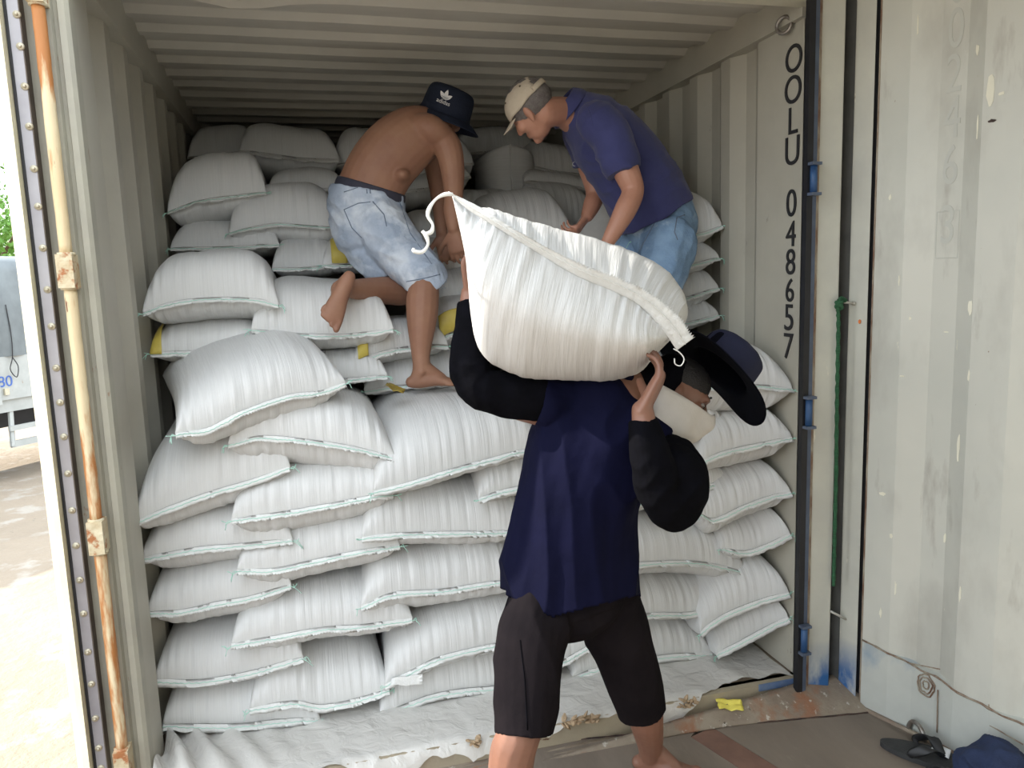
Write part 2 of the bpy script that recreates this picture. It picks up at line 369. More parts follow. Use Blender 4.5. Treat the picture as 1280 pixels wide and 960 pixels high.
# left door leaf, folded back along the outside, seen by its hinge edge
door = struct(plan_prism('door_1', [(-0.172, -0.03), (-0.150, -0.045), (-0.146, 0.01), (-0.146, 1.16), (-0.196, 1.16), (-0.196, 0.0)], -0.20, 2.70, 'paint_cream'))
ds = plan_prism('gasket', [(-0.146, -0.02), (-0.139, -0.02), (-0.139, 0.02), (-0.146, 0.02)], -0.20, 2.70, 'rubber_gap_black', door)
ds = plan_prism('edge_strip', [(-0.139, -0.018), (-0.112, -0.018), (-0.112, 0.004), (-0.139, 0.004)], -0.20, 2.70, 'gasket_grey', door)
plan_prism('edge_channel', [(-0.112, -0.018), (-0.109, -0.018), (-0.109, 0.03), (-0.084, 0.03), (-0.084, 0.045), (-0.112, 0.045)], -0.20, 2.70, 'dark_frame', door)
for py in (18, 58, 108, 158, 211, 258, 310, 362, 408, 460, 503, 546, 592, 638, 682, 725, 767, 815, 855, 898, 935, 960):
    px = 21 + (py-18)*0.1115
    c = W(px, py, -0.019)
    bm = bmesh.new()
    r1 = tube(bm, [c + Vector((0, 0.002, 0)), c + Vector((0, -0.003, 0))], [0.0105, 0.0095], 14)
    tube(bm, [c + Vector((0, -0.003, 0)), c + Vector((0, -0.008, 0))], [0.0050, 0.0038], 8)
    from_bm('rivet', bm, 'bolt_metal', door, True)
# rusty hinge rod with its brackets
def pz(px, py, Y): return W(px, py, Y)
rx = W(100, 470, -0.035).x
rodt = empty('hinge_rod', (rx, -0.035, -0.2), 'rusty cream-painted hinge rod running up between the folded left door and the corner post', 'rod')
def rod_seg(py0, py1):
    z1 = W(47.6+.1118*(py0-3), py0, -0.035).z; z0 = W(47.6+.1118*(py1-3), py1, -0.035).z
    bm = bmesh.new()
    n = 24
    pts = [Vector((rx + 0.0012*noise.noise(Vector((0, 0, k*.7+z0))), -0.035, z0+(z1-z0)*k/n)) for k in range(n+1)]
    tube(bm, pts, [0.0165+0.0012*noise.noise(Vector((k*.9, z0, 3))) for k in range(n+1)], 14)
    from_bm('rod', bm, 'rod_rust', rodt, True)
rod_seg(5, 318); rod_seg(360, 650); rod_seg(690, 935)
for a, b_ in ((-40, 5), (318, 360), (650, 690), (935, 985)):
    z1 = W(47.6+.1118*(a-3), a, -0.035).z; z0 = W(47.6+.1118*(b_-3), b_, -0.035).z
    bm = bmesh.new(); add_box(bm, (rx-0.022, -0.062, z0), (rx+0.020, 0.018, z1))
    fr = from_bm('bracket', bm, 'bracket_rust', rodt, False, 0.006)
    for zz in (z0, z1):
        bm = bmesh.new(); tube(bm, [(rx, -0.035, zz-0.005), (rx, -0.035, zz+0.005)], 0.023, 14); from_bm('collar', bm, 'bracket_rust', fr, True)

# ------------------------------------------------------------------ neighbouring container: right wall, jamb, floor, added sun-blocking roof
WD = Vector((0.30, -0.954, 0)); WN = Vector((-0.954, -0.30, 0))      # along the wall; towards the inside
WO = Vector((2.52, -0.10, 0))
def wp(s, d=0.0, z=0.0):
    p = WO + WD*s - WN*d; return Vector((p.x, p.y, z))      # d>0 = away from the inside
sl = [(0.030, 0.0), (0.136, 0.0), (0.222, 0.034), (0.305, 0.034), (0.372, 0.0), (0.49, 0.0)]
k = 0.49
while k < 3.4:
    sl += [(k+0.078, 0.034), (k+0.165, 0.034), (k+0.243, 0.0), (k+0.345, 0.0)]; k += 0.345
plan = [(wp(s, d).x, wp(s, d).y) for s, d in sl] + [(wp(s, 0.06).x, wp(s, 0.06).y) for s in (sl[-1][0], sl[0][0])]
bw = struct(plan_prism('wall_neighbour', plan, -0.12, 2.62, 'paint_wall'))
# faint embossed digits in the recess
def wall_hit(px, py, d=0.0):
    r_ = ray(px, py); o_ = WO - WN*d; t_ = (o_-CAM).dot(WN)/r_.dot(WN); return CAM + r_*t_
def ws(px, py, d=0.0): return (wall_hit(px, py, d)-WO).dot(WD)
ctr = 0.264
for ch, y0, y1 in (('0', -34, 15), ('0', 22, 72), ('2', 80, 128), ('4', 135, 187), ('6', 195, 244), ('3', 270, 318)):
    pxm = 1203-(y0+y1)/2*0.085
    b0 = wall_hit(pxm, y1, 0.034); t0 = wall_hit(pxm, y0, 0.034); h = t0.z-b0.z
    q = wp(ctr, 0.0335, b0.z)
    text_mesh('lettering', ch, h/0.70, 'emboss', q, WD, Vector((0, 0, 1)), bw, ext=0.0012, xs=0.62)
    if ch == '3':
        bm = bmesh.new()
        for zz in (b0.z-0.012, t0.z+0.014):
            tube(bm, [wp(0.228, 0.0335, zz), wp(0.300, 0.0335, zz)], 0.0012, 6)
        for s_ in (0.228, 0.300): tube(bm, [wp(s_, 0.0335, b0.z-0.012), wp(s_, 0.0335, t0.z+0.014)], 0.0012, 6)
        from_bm('lettering_box', bm, 'emboss', bw)
# paint chips as thin flakes where the cream primer shows
def chip(px, py, w, h, d, seed, m='paint_cream'):
    c = wall_hit(px, py, d) + WN*0.0006; n = 11; r_ = random.Random(seed); bm = bmesh.new()
    ou = []
    for k in range(n):
        a = 2*math.pi*k/n; rr = 0.6+0.5*r_.random()
        ou.append(c + WD*(w*rr*math.cos(a)) + Vector((0, 0, h*rr*math.sin(a))))
    vb = [bm.verts.new(p) for p in ou]; vt = [bm.verts.new(p + WN*0.0008) for p in ou]
    bm.faces.new(vt); bm.faces.new(vb[::-1])
    for k in range(n): bm.faces.new((vb[k], vb[(k+1) % n], vt[(k+1) % n], vt[k]))
    return from_bm('paint_chip', bm, m, bw)
mat('chip_cream', (0.88, 0.86, 0.72), None, 9, 0.6)
for i, (px, py, w, h) in enumerate([(1238, 112, .012, .06), (1252, 117, .010, .006), (1222, 62, .005, .02), (1147, 32, .004, .04), (1113, 246, .006, .012), (1136, 398, .010, .006), (1103, 617, .014, .008),
        (1114, 670, .008, .012), (1119, 735, .006, .03), (1101, 766, .006, .022), (1213, 385, .008, .03), (1198, 560, .006, .05), (1181, 672, .005, .02), (1200, 743, .005, .03), (1211, 470, .004, .02), (1124, 350, .003, .02), (1222, 160, .003, .05), (1126, 470, .014, .003), (1183, 415, .010, .003)]):
    s_ = ws(px, py); d = 0.0
    for (a, da), (b_, db) in zip(sl, sl[1:]):
        if a <= s_ <= b_: d = da+(db-da)*(s_-a)/(b_-a)
    chip(px, py, w, h, d-0.0006, i, 'chip_cream')
chip(1240, 151, .014, .006, 0.0, 77, 'rust_dark')
# kick plate: lower patch with an uneven weld bead along its top
bm = bmesh.new(); N = 60; top = []; smax = 2.4
def prof_d(s_):
    for (a, da), (b_, db) in zip(sl, sl[1:]):
        if a <= s_ <= b_: return da+(db-da)*(s_-a)/(b_-a)
    return 0
topz = lambda s_: 0.20 - 0.11*min(s_, 0.62) - 0.02*s_ + 0.007*noise.noise(Vector((s_*14, 1, 2)))
rows = []
ss = sorted(set([0.034+(smax-0.034)*k/(N*2) for k in range(N*2+1)] + [s for s, d in sl if 0.034 < s < smax]))
for s_ in ss:
    d = prof_d(s_)*0.45 if s_ > 0.136 else 0
    rows.append([bm.verts.new(wp(s_, d-0.004, -0.10)), bm.verts.new(wp(s_, d-0.004, topz(s_))), bm.verts.new(wp(s_, d+0.018, topz(s_)+0.006)), bm.verts.new(wp(s_, d+0.02, -0.10))])
for a, b_ in zip(rows, rows[1:]):
    for k in range(3): bm.faces.new((a[k], b_[k], b_[k+1], a[k+1]))
kp = from_bm('kick_plate', bm, 'paint_kick', bw, False)
bm = bmesh.new()
tube(bm, [wp(s_, (prof_d(s_)*0.45 if s_ > .136 else 0)-0.005, topz(s_)+0.003*noise.noise(Vector((s_*90, 0, 5)))) for s_ in ss], [0.0035+0.002*noise.noise(Vector((s_*60, 3, 1))) for s_ in ss], 6)
from_bm('weld_bead', bm, 'rust_edge', bw, True)
for i, (px, py, px2, py2) in enumerate([(1173, 862, 1172, 915), (1237, 880, 1236, 960), (1238, 906, 1280, 930), (1135, 828, 1176, 836)]):
    a = wall_hit(px, py, 0.004); b_ = wall_hit(px2, py2, 0.004)
    bm = bmesh.new(); tube(bm, [a.lerp(b_, k/10)+WN*(0.004+0.002*random.random()) for k in range(11)], 0.0022, 6); from_bm('weld_scar', bm, 'rust_edge', bw, True)
# welded flower-shaped repair
bm = bmesh.new(); c = wall_hit(1158, 856, 0.012)
for rr in (0.012, 0.024, 0.033):
    pts = []
    for k in range(25):
        a = 2*math.pi*k/24; r2 = rr*(1+0.25*noise.noise(Vector((math.cos(a)*2, math.sin(a)*2, rr*90))))
        pts.append(c + WD*(r2*0.9*math.cos(a)) + Vector((0, 0, r2*1.2*math.sin(a))) + WN*0.004)
    tube(bm, pts, 0.0028, 6)
from_bm('weld_patch', bm, 'rust_edge', bw, True)
# rust-lipped gap at the wall's front edge
plan_prism('wall_lip', [(wp(s, d).x, wp(s, d).y) for s, d in ((0.026, -0.001), (0.032, -0.002), (0.032, 0.02), (0.026, 0.02))], -0.11, 2.62, 'rust_edge', bw)
struct(plan_prism('trim_8', [(wp(s, d).x, wp(s, d).y) for s, d in ((-0.03, 0.022), (0.033, 0.020), (0.033, 0.05), (-0.03, 0.05))], -0.11, 2.62, 'rubber_gap_black'))  # black strip filling the gap, its shade put into the colour
# jamb of the neighbour: flat front, deep groove, inner strip
jamb = struct(plan_prism('trim_9', [(2.350, -0.034), (2.372, -0.036), (2.442, -0.052), (2.447, -0.050), (2.449, 0.004), (2.350, 0.004)], -0.10, 2.64, 'paint_jamb'))
plan_prism('jamb_lip', [(2.342, -0.040), (2.362, -0.0405), (2.362, -0.030), (2.342, -0.030)], -0.10, 2.64, 'rust_edge', jamb)
struct(plan_prism('trim_10', [(2.4495, 0.004), (2.487, 0.004), (2.5005, -0.039), (2.505, -0.030), (2.498, 0.02), (2.4495, 0.02)], -0.10, 2.64, 'groove'))
struct(plan_prism('trim_11', [(2.5015, -0.040), (2.508, -0.062), (2.5215, -0.112), (2.526, -0.108), (2.518, -0.02), (2.506, -0.006)], -0.10, 2.64, 'paint_jamb'))
gs = struct(plan_prism('trim_12', [(2.300, -0.058), (2.322, -0.060), (2.322, -0.034), (2.300, -0.034)], -0.02, 2.64, 'rubber_gap_black'))
struct(plan_prism('trim_13', [(2.3225, -0.056), (2.3415, -0.054), (2.3415, -0.034), (2.3225, -0.034)], -0.06, 2.64, 'paint_blue_grey'))
for (y0, y1, px) in ((205, 243, 1007), (497, 534, 1003), (782, 815, 1000)):
    z1 = W(px, y0, -0.06).z; z0 = W(px, y1, -0.06).z
    hg = empty('hinge', (2.32, -0.06, z0), {205: 'blue hinge barrel on the black door seal, highest of the three, beside the U', 497: 'blue hinge barrel on the black door seal beside the stacked sacks, middle one of three', 782: 'blue hinge barrel at the foot of the black door seal near the blue-stained jamb'}[y0], 'hinge', 'hinges on the right door jamb')
    bm = bmesh.new(); tube(bm, [(2.318, -0.070, z0+0.006), (2.318, -0.070, z1-0.006)], 0.0125, 14); from_bm('barrel', bm, 'paint_blue', hg, True)
    for zz in (z0, z1):
        box('plate', (2.300, -0.086, zz-0.005), (2.340, -0.0605, zz+0.005), 'paint_blue_grey', hg, 0.002)
# rope and its pegs
peg = empty('hook_peg', (2.50, -0.05, W(1055, 378, -.05).z), 'pale steel peg across the jamb groove with the green rope tied to it', 'peg')
a = W(1048, 377, -0.062); b_ = W(1067, 379, -0.066); tube_obj('pin', [a, b_], 0.0045, 'hook_steel', peg, 8)
tube_obj('pin_head', [b_ - Vector((0.004, 0, 0)), b_ + Vector((0.004, 0, 0))], 0.007, 'hook_steel', peg, 10)
peg2 = empty('hook_peg', (2.50, -0.05, W(1050, 770, -.05).z), 'pale steel peg low across the jamb groove above the blue stain', 'peg')
tube_obj('pin', [W(1038, 764, -0.055), W(1057, 774, -0.068)], 0.0045, 'hook_steel', peg2, 8)
rt = empty('rope', W(1050, 380, -0.07), 'frayed green rope hanging from a peg down the groove of the right jamb', 'rope')
pts = [W(1057, 376, -.068), W(1051, 373, -.072), W(1047, 381, -.07), W(1048, 400, -.068), W(1047, 460, -.068), W(1046, 520, -.068), W(1045, 600, -.068), W(1043, 680, -.068), W(1042, 732, -.068)]
pts = [Vector(p)+Vector((0.0015*noise.noise(Vector((i*.8, 0, 0))), 0, 0)) for i, p in enumerate(crv(pts, 12))]
bm = bmesh.new(); tube(bm, pts, [0.0068*(1+.22*math.sin(i*1.9)) for i in range(len(pts))], 8); from_bm('cord', bm, 'rope_green', rt, True)
c = W(1049, 381, -0.070); bm = bmesh.new()
tube(bm, [c + Vector((0.013*math.cos(a*.5), 0.006*math.sin(a*.5), 0.012*math.sin(a*.33)-0.002)) for a in range(26)], 0.006, 8); from_bm('knot', bm, 'rope_green', rt, True)
c = W(1074.5, 402, -0.09); bm = bmesh.new(); bmesh.ops.create_uvsphere(bm, u_segments=10, v_segments=6, radius=0.008, matrix=Matrix.Translation(c) @ Matrix.Diagonal((0.8, 0.25, 1.0, 1)))
from_bm('paint_dab', bm, 'orange_paint', bw, True)

# floor of the neighbour: steel threshold strip, boards
FZ = -0.08
EA = Vector((-1.2, -0.185)); EB = Vector((2.56, -0.012))           # its edge against the sill
ed = (EB-EA).normalized(); en = Vector((ed.y, -ed.x))               # towards the camera
def fp(t, s, z=FZ): p = EA + ed*t + en*s; return Vector((p.x, p.y, z))
def slab(name, quad, th, m, parent=None, bev=0.003):
    bm = bmesh.new(); t_ = [bm.verts.new(p) for p in quad]; b_ = [bm.verts.new(p - Vector((0, 0, th))) for p in quad]
    bm.faces.new(t_); bm.faces.new(b_[::-1]); n = len(quad)
    for k in range(n): bm.faces.new((t_[k], t_[(k+1) % n], b_[(k+1) % n], b_[k]))
    return from_bm(name, bm, m, parent, False, bev)
TL = (EB-EA).length
# plywood sheets, jointed by a narrow red board that runs back
t_red = 3.02
rdv = (WZ(946, 960, FZ)-WZ(875, 915, FZ)); rdv.z = 0; rdv.normalize()
j0 = WZ(864, 921, FZ); j1 = WZ(890, 909, FZ)
E1 = fp(TL, 0.17); LE = E1 + (Vector((j1.x, j1.y, FZ))-E1)*2.6
def lip_z(x): return FZ + 0.078*min(1, max(0, (x-1.25)/1.1))
bm = bmesh.new(); NT = 60; rows = []
for k in range(NT+1):
    p0 = fp(TL*k/NT, 0); p1 = LE.lerp(E1, k/NT); row = []
    for j in range(9):
        p = p0.lerp(p1, j/8); zz = lip_z(p0.x)*(1-j/8)+FZ*(j/8)
        row.append(bm.verts.new((p.x, p.y, zz + 0.0025*noise.noise(Vector((p.x*9, p.y*9, 3))))))
    row.append(bm.verts.new((p1.x, p1.y, FZ-0.06))); row.append(bm.verts.new((p0.x, p0.y, FZ-0.06))); rows.append(row)
for a, b_ in zip(rows, rows[1:]):
    for k in range(11): bm.faces.new((a[k], b_[k], b_[(k+1) % 11], a[(k+1) % 11]))
bm.faces.new(rows[0][::-1]); bm.faces.new(rows[-1])
struct(from_bm('floor_threshold', bm, 'sill_steel', None, True))
def ramp(px, py):
    z = FZ+.03
    for _ in range(12):
        p = WZ(px, py, z); s_ = (Vector((p.x, p.y))-EA).dot(en); w_ = max(0, min(1, s_/0.17)); z = lip_z(p.x)*(1-w_)+FZ*w_
    return WZ(px, py, z+.002)
def far(p, L=3.2): return p + Vector((rdv.x, rdv.y, 0))*L
# sheet left of the red board
tl = LE + Vector((0, -.003, 0))
struct(slab('floor_board', [tl, LE.lerp(E1, .58)+Vector((0, -.003, 0)), j0-Vector((0.002, 0, 0)), far(j0), Vector((-1.0, -3.9, FZ))], 0.04, 'ply_floor', bev=0.002))
struct(slab('floor_joint', [j0, j1, far(j1), far(j0)+Vector((0.001, 0, 0))], 0.04, 'ply_red', bev=0.002))
struct(slab('floor_sheet', [j1+Vector((0.003, 0, 0)), E1+Vector((0, -.003, 0)), wp(0.02, -0.012, FZ), wp(3.4, -0.012, FZ), far(j1)+Vector((0.003, 0, 0))], 0.04, 'ply_floor', bev=0.002))
struct(slab('floor_subframe', [fp(0, 0.005, FZ-0.052), fp(TL+0.2, 0.005, FZ-0.052), wp(3.4, 0.05, FZ-0.052), Vector((-1.0, -3.9, FZ-0.052))], 0.12, 'rust_dark', bev=0))
bm = bmesh.new(); tube(bm, [wp(0.03+k*0.05, -0.008, FZ+0.002+0.002*noise.noise(Vector((k*.9, 0, 0)))) for k in range(60)], [0.010+0.003*noise.noise(Vector((k*.8, 2, 0))) for k in range(60)], 6)
struct(from_bm('trim_14', bm, 'sill_steel', None, True))
bm = bmesh.new(); 
tube(bm, [LE.lerp(E1, k/55)+Vector((0, .004*noise.noise(Vector((k*.7, 4, 0)))-.001, .0015)) for k in range(56)], [0.003+0.0025*noise.noise(Vector((k*.6, 7, 0))) for k in range(56)], 5); struct(from_bm('trim_15', bm, 'rust_dark', None, True))
# back wall of the neighbour; part roof and left stub added as unseen light blockers
struct(slab('ceiling_sun_blocker', [Vector((1.12, -0.037, 2.66)), Vector((2.62, -0.037, 2.66)), wp(3.95, 0.05, 2.66), Vector((1.12, -3.95, 2.66))], 0.03, 'paint_roof', bev=0))  # partial roof out of view, edge set to keep sun off the right wall
struct(slab('wall_light_blocker', [Vector((0.22, -2.7, 2.63)), Vector((0.28, -2.7, 2.63)), Vector((0.36, -3.9, 2.63)), Vector((0.30, -3.9, 2.63))], 2.75, 'paint_wall', bev=0))  # unseen stub behind the camera, added to block light from the left
struct(slab('wall_neighbour_back', [Vector((0.2, -3.9, 2.63)), wp(3.97, 0.05, 2.63), wp(3.95, 0.02, 2.63), Vector((0.2, -3.85, 2.63))], 2.75, 'paint_wall', bev=0))
# lashing ring in the floor corner
c = wall_hit(1146, 905, -0.02); c.z = FZ+0.012
lr = ring('lashing_ring', c, 0.042, 0.008, WN + Vector((0.2, 0.4, 0)), 'ring_steel', None, math.pi*1.0)
lr['label'] = 'bent steel lashing ring standing at the foot of the right wall beside the flip-flops'; lr['category'] = 'ring'
# yellow paper scrap
def sheet(name, quad, m, parent=None, n=10, amp=0.004, th=0.0008, seed=0.0, rag=0.0):
    bm = bmesh.new(); g = []
    for i in range(n+1):
        row = []
        for j in range(n+1):
            u, v = i/n, j/n
            p = quad[0]*(1-u)*(1-v)+quad[1]*u*(1-v)+quad[2]*u*v+quad[3]*(1-u)*v
            e = 1.0 if (i in (0, n) or j in (0, n)) else 0.0
            nn = Vector((noise.noise(Vector((u*5+seed, v*5, 1))), noise.noise(Vector((u*5, v*5+seed, 9))), 0))
            row.append(bm.verts.new(p + nn*rag*e + Vector((0, 0, amp*(noise.noise(Vector((u*3+seed, v*3, 0)))+0.35)))))
        g.append(row)
    for a, b_ in zip(g, g[1:]):
        for j in range(n): bm.faces.new((a[j], b_[j], b_[j+1], a[j+1]))
    geo = bmesh.ops.extrude_face_region(bm, geom=bm.faces[:]); bmesh.ops.translate(bm, vec=(0, 0, th), verts=[v for v in geo['geom'] if isinstance(v, bmesh.types.BMVert)])
    return from_bm(name, bm, m, parent, True)
yp = sheet('paper_scrap', [ramp(899, 887), ramp(930, 889), ramp(926, 875), ramp(894, 874)], 'paper_yellow', amp=0.008, rag=0.006)
yp['label'] = 'torn yellow paper scrap lying on the rusty threshold'; yp['category'] = 'paper'
# loose wood splinters on the sill
for i, (px, py, w, lab) in enumerate([(712, 902, .05, 'splintered pale wood chip on the sill between the carrier\'s legs'), (738, 897, .05, 'frayed wood chip on the sill beside the carrier\'s right shin'), (860, 880, .05, 'broken wood chip on the sill face right of the carrier\'s leg'), (592, 926, .03, 'small wood chip on the sill left of the carrier\'s knee')]):
    c = W(px, py, -0.012); r_ = random.Random(i); bm = bmesh.new()
    for k in range(11):
        a = c + Vector((r_.uniform(-w*.6, w*.6), r_.uniform(-.008, .006), r_.uniform(-.016, .014)))
        dv = Vector((r_.uniform(-1, 1), r_.uniform(-.3, .3), r_.uniform(-.6, .6))).normalized()*w*r_.uniform(.3, .8)
        tube(bm, [a, a+dv*.5+Vector((0, -.003, 0)), a+dv], [0.007, 0.011, 0.004], 5, 0.5)
    o = from_bm('wood_splinter', bm, 'wood_raw'); o['label'] = lab; o['category'] = 'wood chip'; o['group'] = 'wood chips on the sill'
o = box('paint_strip', (2.17, -0.006, -0.022), (2.33, 0.0005, 0.004), 'blue_chip', sill, 0.002)

# plastic sheet on the floor, over the sill
bm = bmesh.new(); NX, NY = 150, 26; g = []
for i in range(NX+1):
    u = i/NX; x = 0.01+2.32*u; row = []
    edge = -0.030 + 0.05*noise.noise(Vector((x*3.1, 0, 4))) + 0.022*noise.noise(Vector((x*13, 0, 1))) + 0.008*noise.noise(Vector((x*50, 2, 1)))
    if x > 1.75: edge += 0.06*min(1, (x-1.75)/0.4)
    for j in range(NY+1):
        v = j/NY; s_ = 0.85*(1-v) ; yv = 0.80 - (0.80-edge)*v
        z = 0.006+0.006*noise.noise(Vector((x*6, yv*9, 0)))+0.010*abs(noise.noise(Vector((x*9+yv*3, yv*4, 5))))
        if yv < 0.0: z -= 0.0; 
        if yv < -0.004: z += (yv+0.004)*1.6; yv = -0.004 + (yv+0.004)*0.25 - 0.003
        # bunched folds climbing the left wall
        if x < 0.55:
            k_ = (0.55-x)/0.55; fold = 0.5+0.5*math.sin(x*60 + yv*26 + 2*noise.noise(Vector((x*4, yv*4, 0))))
            z += k_*k_*(0.05+0.09*max(0, 1-abs(yv-0.1)/0.3)) * (0.35+0.65*fold)
        row.append(bm.verts.new((x, yv, z)))
    g.append(row)
for a, b_ in zip(g, g[1:]):
    for j in range(NY): bm.faces.new((a[j], b_[j], b_[j+1], a[j+1]))
o = from_bm('plastic_sheet', bm, 'plastic', None, True); o['label'] = 'wrinkled translucent plastic sheet spread under the sacks with a torn front edge'; o['category'] = 'plastic sheet'

# ------------------------------------------------------------------ sacks
SACKG = {}
def fbm(v): return noise.noise(v)
def sack(seam, Y, up=0.12, dn=0.06, L=0.82, D=None, label='', group=None, seed=0, hemdir=None, hemw=0.027, upv=None, serr=False, thread=True, tape=None, rise=0.0, ea=5.0, eb=3.4, nu=88, nv=34, wr_=1.0, tails=(0, 1), fold=None):
    seed = seed or random.uniform(1, 900); dn = dn*1.3+.005
    if not hasattr(Y, '__len__'): Y = (Y, Y)
    n = len(seam); pts = []
    x0, x1 = seam[0][0], seam[-1][0]
    for i, (px, py) in enumerate(seam):
        t_ = (px-x0)/(x1-x0) if abs(x1-x0) > 30 else i/(n-1)
        q_ = W(px, py, Y[0]+(Y[1]-Y[0])*t_); q_.x = min(2.340, max(-0.020, q_.x)); pts.append(q_)
    cs = [Vector(p) for p in crv(pts, max(2, nu//(n-1)))]
    # resample evenly
    acc = [0]
    for a, b_ in zip(cs, cs[1:]): acc.append(acc[-1]+(b_-a).length)
    tot = acc[-1]
    def S(u):
        d_ = u*tot
        for i in range(len(acc)-1):
            if acc[i+1] >= d_ or i == len(acc)-2:
                f_ = (d_-acc[i])/max(1e-9, acc[i+1]-acc[i]); return cs[i].lerp(cs[i+1], min(1, f_))
    A, B = cs[0], cs[-1]
    if D is None: D = Vector((0, L, rise))
    up_v = (upv or Vector((0, 0, 1))).normalized()
    wdir = (B-A).normalized()
    root = empty('rice_sack', (A+B)/2 + D*0.5 - up_v*dn, label, 'sack', group)
    us = [0.5-0.5*math.cos(math.pi*i/nu) for i in range(nu+1)]
    us = [0.35*a+0.65*(i/nu) for i, a in enumerate(us)]
    vs_ = [0.5-0.5*math.cos(math.pi*j/nv) for j in range(nv+1)]
    verts = []; uvs = []
    Lw = tot; Ld = D.length
    idx = {}
    SC = [S(u) for u in us]
    for side in (1, -1):
        for i, u in enumerate(us):
            for j, v in enumerate(vs_):
                if side == -1 and (i in (0, nu) or j in (0, nv)): idx[(side, i, j)] = idx[(1, i, j)]; continue
                U, V = 2*u-1, 2*v-1
                h = (max(0, 1-abs(U)**ea)**0.45)*(max(0, 1-abs(V)**eb)**0.38)
                base = A.lerp(B, u); k_ = (1-v)**1.6
                P = base + (SC[i]-base)*k_ + D*v
                # side edges pulled in between the corners
                P -= wdir*(U*abs(U)*0.018*(1-V*V)*1.0)
                P += D.normalized()*(0.020*(1-U*U)*(-V))*0.6
                T = up if side == 1 else dn
                lump = 1 + 0.10*fbm(Vector((u*2.2+seed, v*2.2, side*3))) 
                P += up_v*(side*T*h*lump)
                # gathers near the seams
                dist = min(v, 1-v)*Ld
                gth = math.exp(-dist/0.09)
                w1 = fbm(Vector((u*Lw*52+seed, v*Ld*3.0, 0.3))) + 0.5*fbm(Vector((u*Lw*110, v*Ld*5+seed, 1.7)))
                w2 = fbm(Vector((u*Lw*17+seed+v*1.2, v*Ld*4.0, 6.3)))
                amp = (0.0046*gth + 0.0006)*wr_*min(1, h*3)
                P += up_v*(side*(w1*amp + w2*0.0036*min(1, h*2)*wr_))
                P += -D.normalized()*(w1*amp*0.9 if v < 0.5 else 0)
                P.x = min(2.346, max(-0.022, P.x)); idx[(side, i, j)] = len(verts); verts.append(P); uvs.append((u*Lw+seed, v*Ld))
    faces = []
    for side in (1, -1):
        for i in range(nu):
            for j in range(nv):
                q = [idx[(side, i, j)], idx[(side, i+1, j)], idx[(side, i+1, j+1)], idx[(side, i, j+1)]]
                if side == -1: q = q[::-1]
                if len(set(q)) == 4: faces.append(q)
    body = from_py('sack_body', verts, faces, 'sack_cloth', root, True)
    uvl = body.data.uv_layers.new(name='UVMap')
    li = np.empty(len(body.data.loops), dtype=np.int32); body.data.loops.foreach_get('vertex_index', li)
    uvl.data.foreach_set('uv', np.array(uvs, dtype=np.float32)[li].ravel())
    # hem ribbon along the mouth seam
    hd = (hemdir or (-D.normalized()*0.75 - up_v*0.65)).normalized()
    bm = bmesh.new(); rr = []; nn = 120 if serr else 70
    thick = up_v.cross(wdir).normalized()*0.0012 + up_v*0.001
    for i in range(nn+1):
        u = i/nn; p = S(u) + D.normalized()*0.004
        wob = 0.006*fbm(Vector((u*9+seed, 0, 2))) + 0.003*fbm(Vector((u*30+seed, 0, 7)))
        tw = 0.5*fbm(Vector((u*5+seed, 3, 3)))
        d2 = (hd + up_v*tw*0.8).normalized()
        z_ = (0.004 if (serr and i % 2) else 0)
        w_ = hemw*(1+0.15*fbm(Vector((u*12+seed, 1, 1))))
        q = [p, p + d2*w_*0.5 + up_v*wob*0.5, p + d2*(w_-z_) + up_v*wob]
        rr.append([bm.verts.new(a_+o_) for o_ in (thick, -thick) for a_ in q])
    for a, b_ in zip(rr, rr[1:]):
        for k in (0, 1): bm.faces.new((a[k], b_[k], b_[k+1], a[k+1])); bm.faces.new((a[k+3], a[k+4], b_[k+4], b_[k+3]))
        bm.faces.new((a[2], b_[2], b_[5], a[5])); bm.faces.new((a[0], a[3], b_[3], b_[0]))
    bm.faces.new((rr[0][0], rr[0][1], rr[0][2], rr[0][5], rr[0][4], rr[0][3])); bm.faces.new((rr[-1][0], rr[-1][3], rr[-1][4], rr[-1][5], rr[-1][2], rr[-1][1]))
    mid = [((r_[1].co+r_[4].co)/2).copy() for r_ in rr]; tipn = [r_[1].co.copy() for r_ in rr]
    from_bm('hem', bm, 'sack_hem', root, True)
    out = (hd.cross(wdir)).normalized()
    if out.dot(ray(640, 480)) > 0: out = -out
    bm = bmesh.new()
    if thread:
        tube(bm, [p + out*0.0022 + hd*(0.0015*math.sin(i*1.9)) for i, p in enumerate(mid)], 0.0013, 5)
        for e in tails:
            p = mid[-1] if e else mid[0]; sx = wdir*(1 if e else -1)
            for k in range(3):
                r_ = random.Random(seed+k+e*9)
                q = [p, p + sx*0.012 + hd*r_.uniform(-.01, .01), p + sx*r_.uniform(.012, .028) + Vector((r_.uniform(-.008, .008), -0.004, r_.uniform(-.035, .008)))]
                tube(bm, crv(q, 4), 0.0013, 4)
        from_bm('stitching', bm, 'thread_green', root, True)
    if tape:
        u0, u1, v0, v1, mname = tape
        g = []; bm = bmesh.new()
        for i in range(7):
            row = []
            for j in range(9):
                u = u0+(u1-u0)*i/6; v = v0+(v1-v0)*j/8
                if v < 0: p = S(u) + hd*(-v*Ld) + out*0.004
                else:
                    U, V = 2*u-1, 2*v-1; h = (max(0, 1-abs(U)**ea)**0.45)*(max(0, 1-abs(V)**eb)**0.38)
                    base = A.lerp(B, u); p = base + (S(u)-base)*(1-v)**1.6 + D*v + up_v*(up*h*1.06+0.005) - D.normalized()*(0.008 if v < .2 else 0)
                row.append(bm.verts.new(p))
            g.append(row)
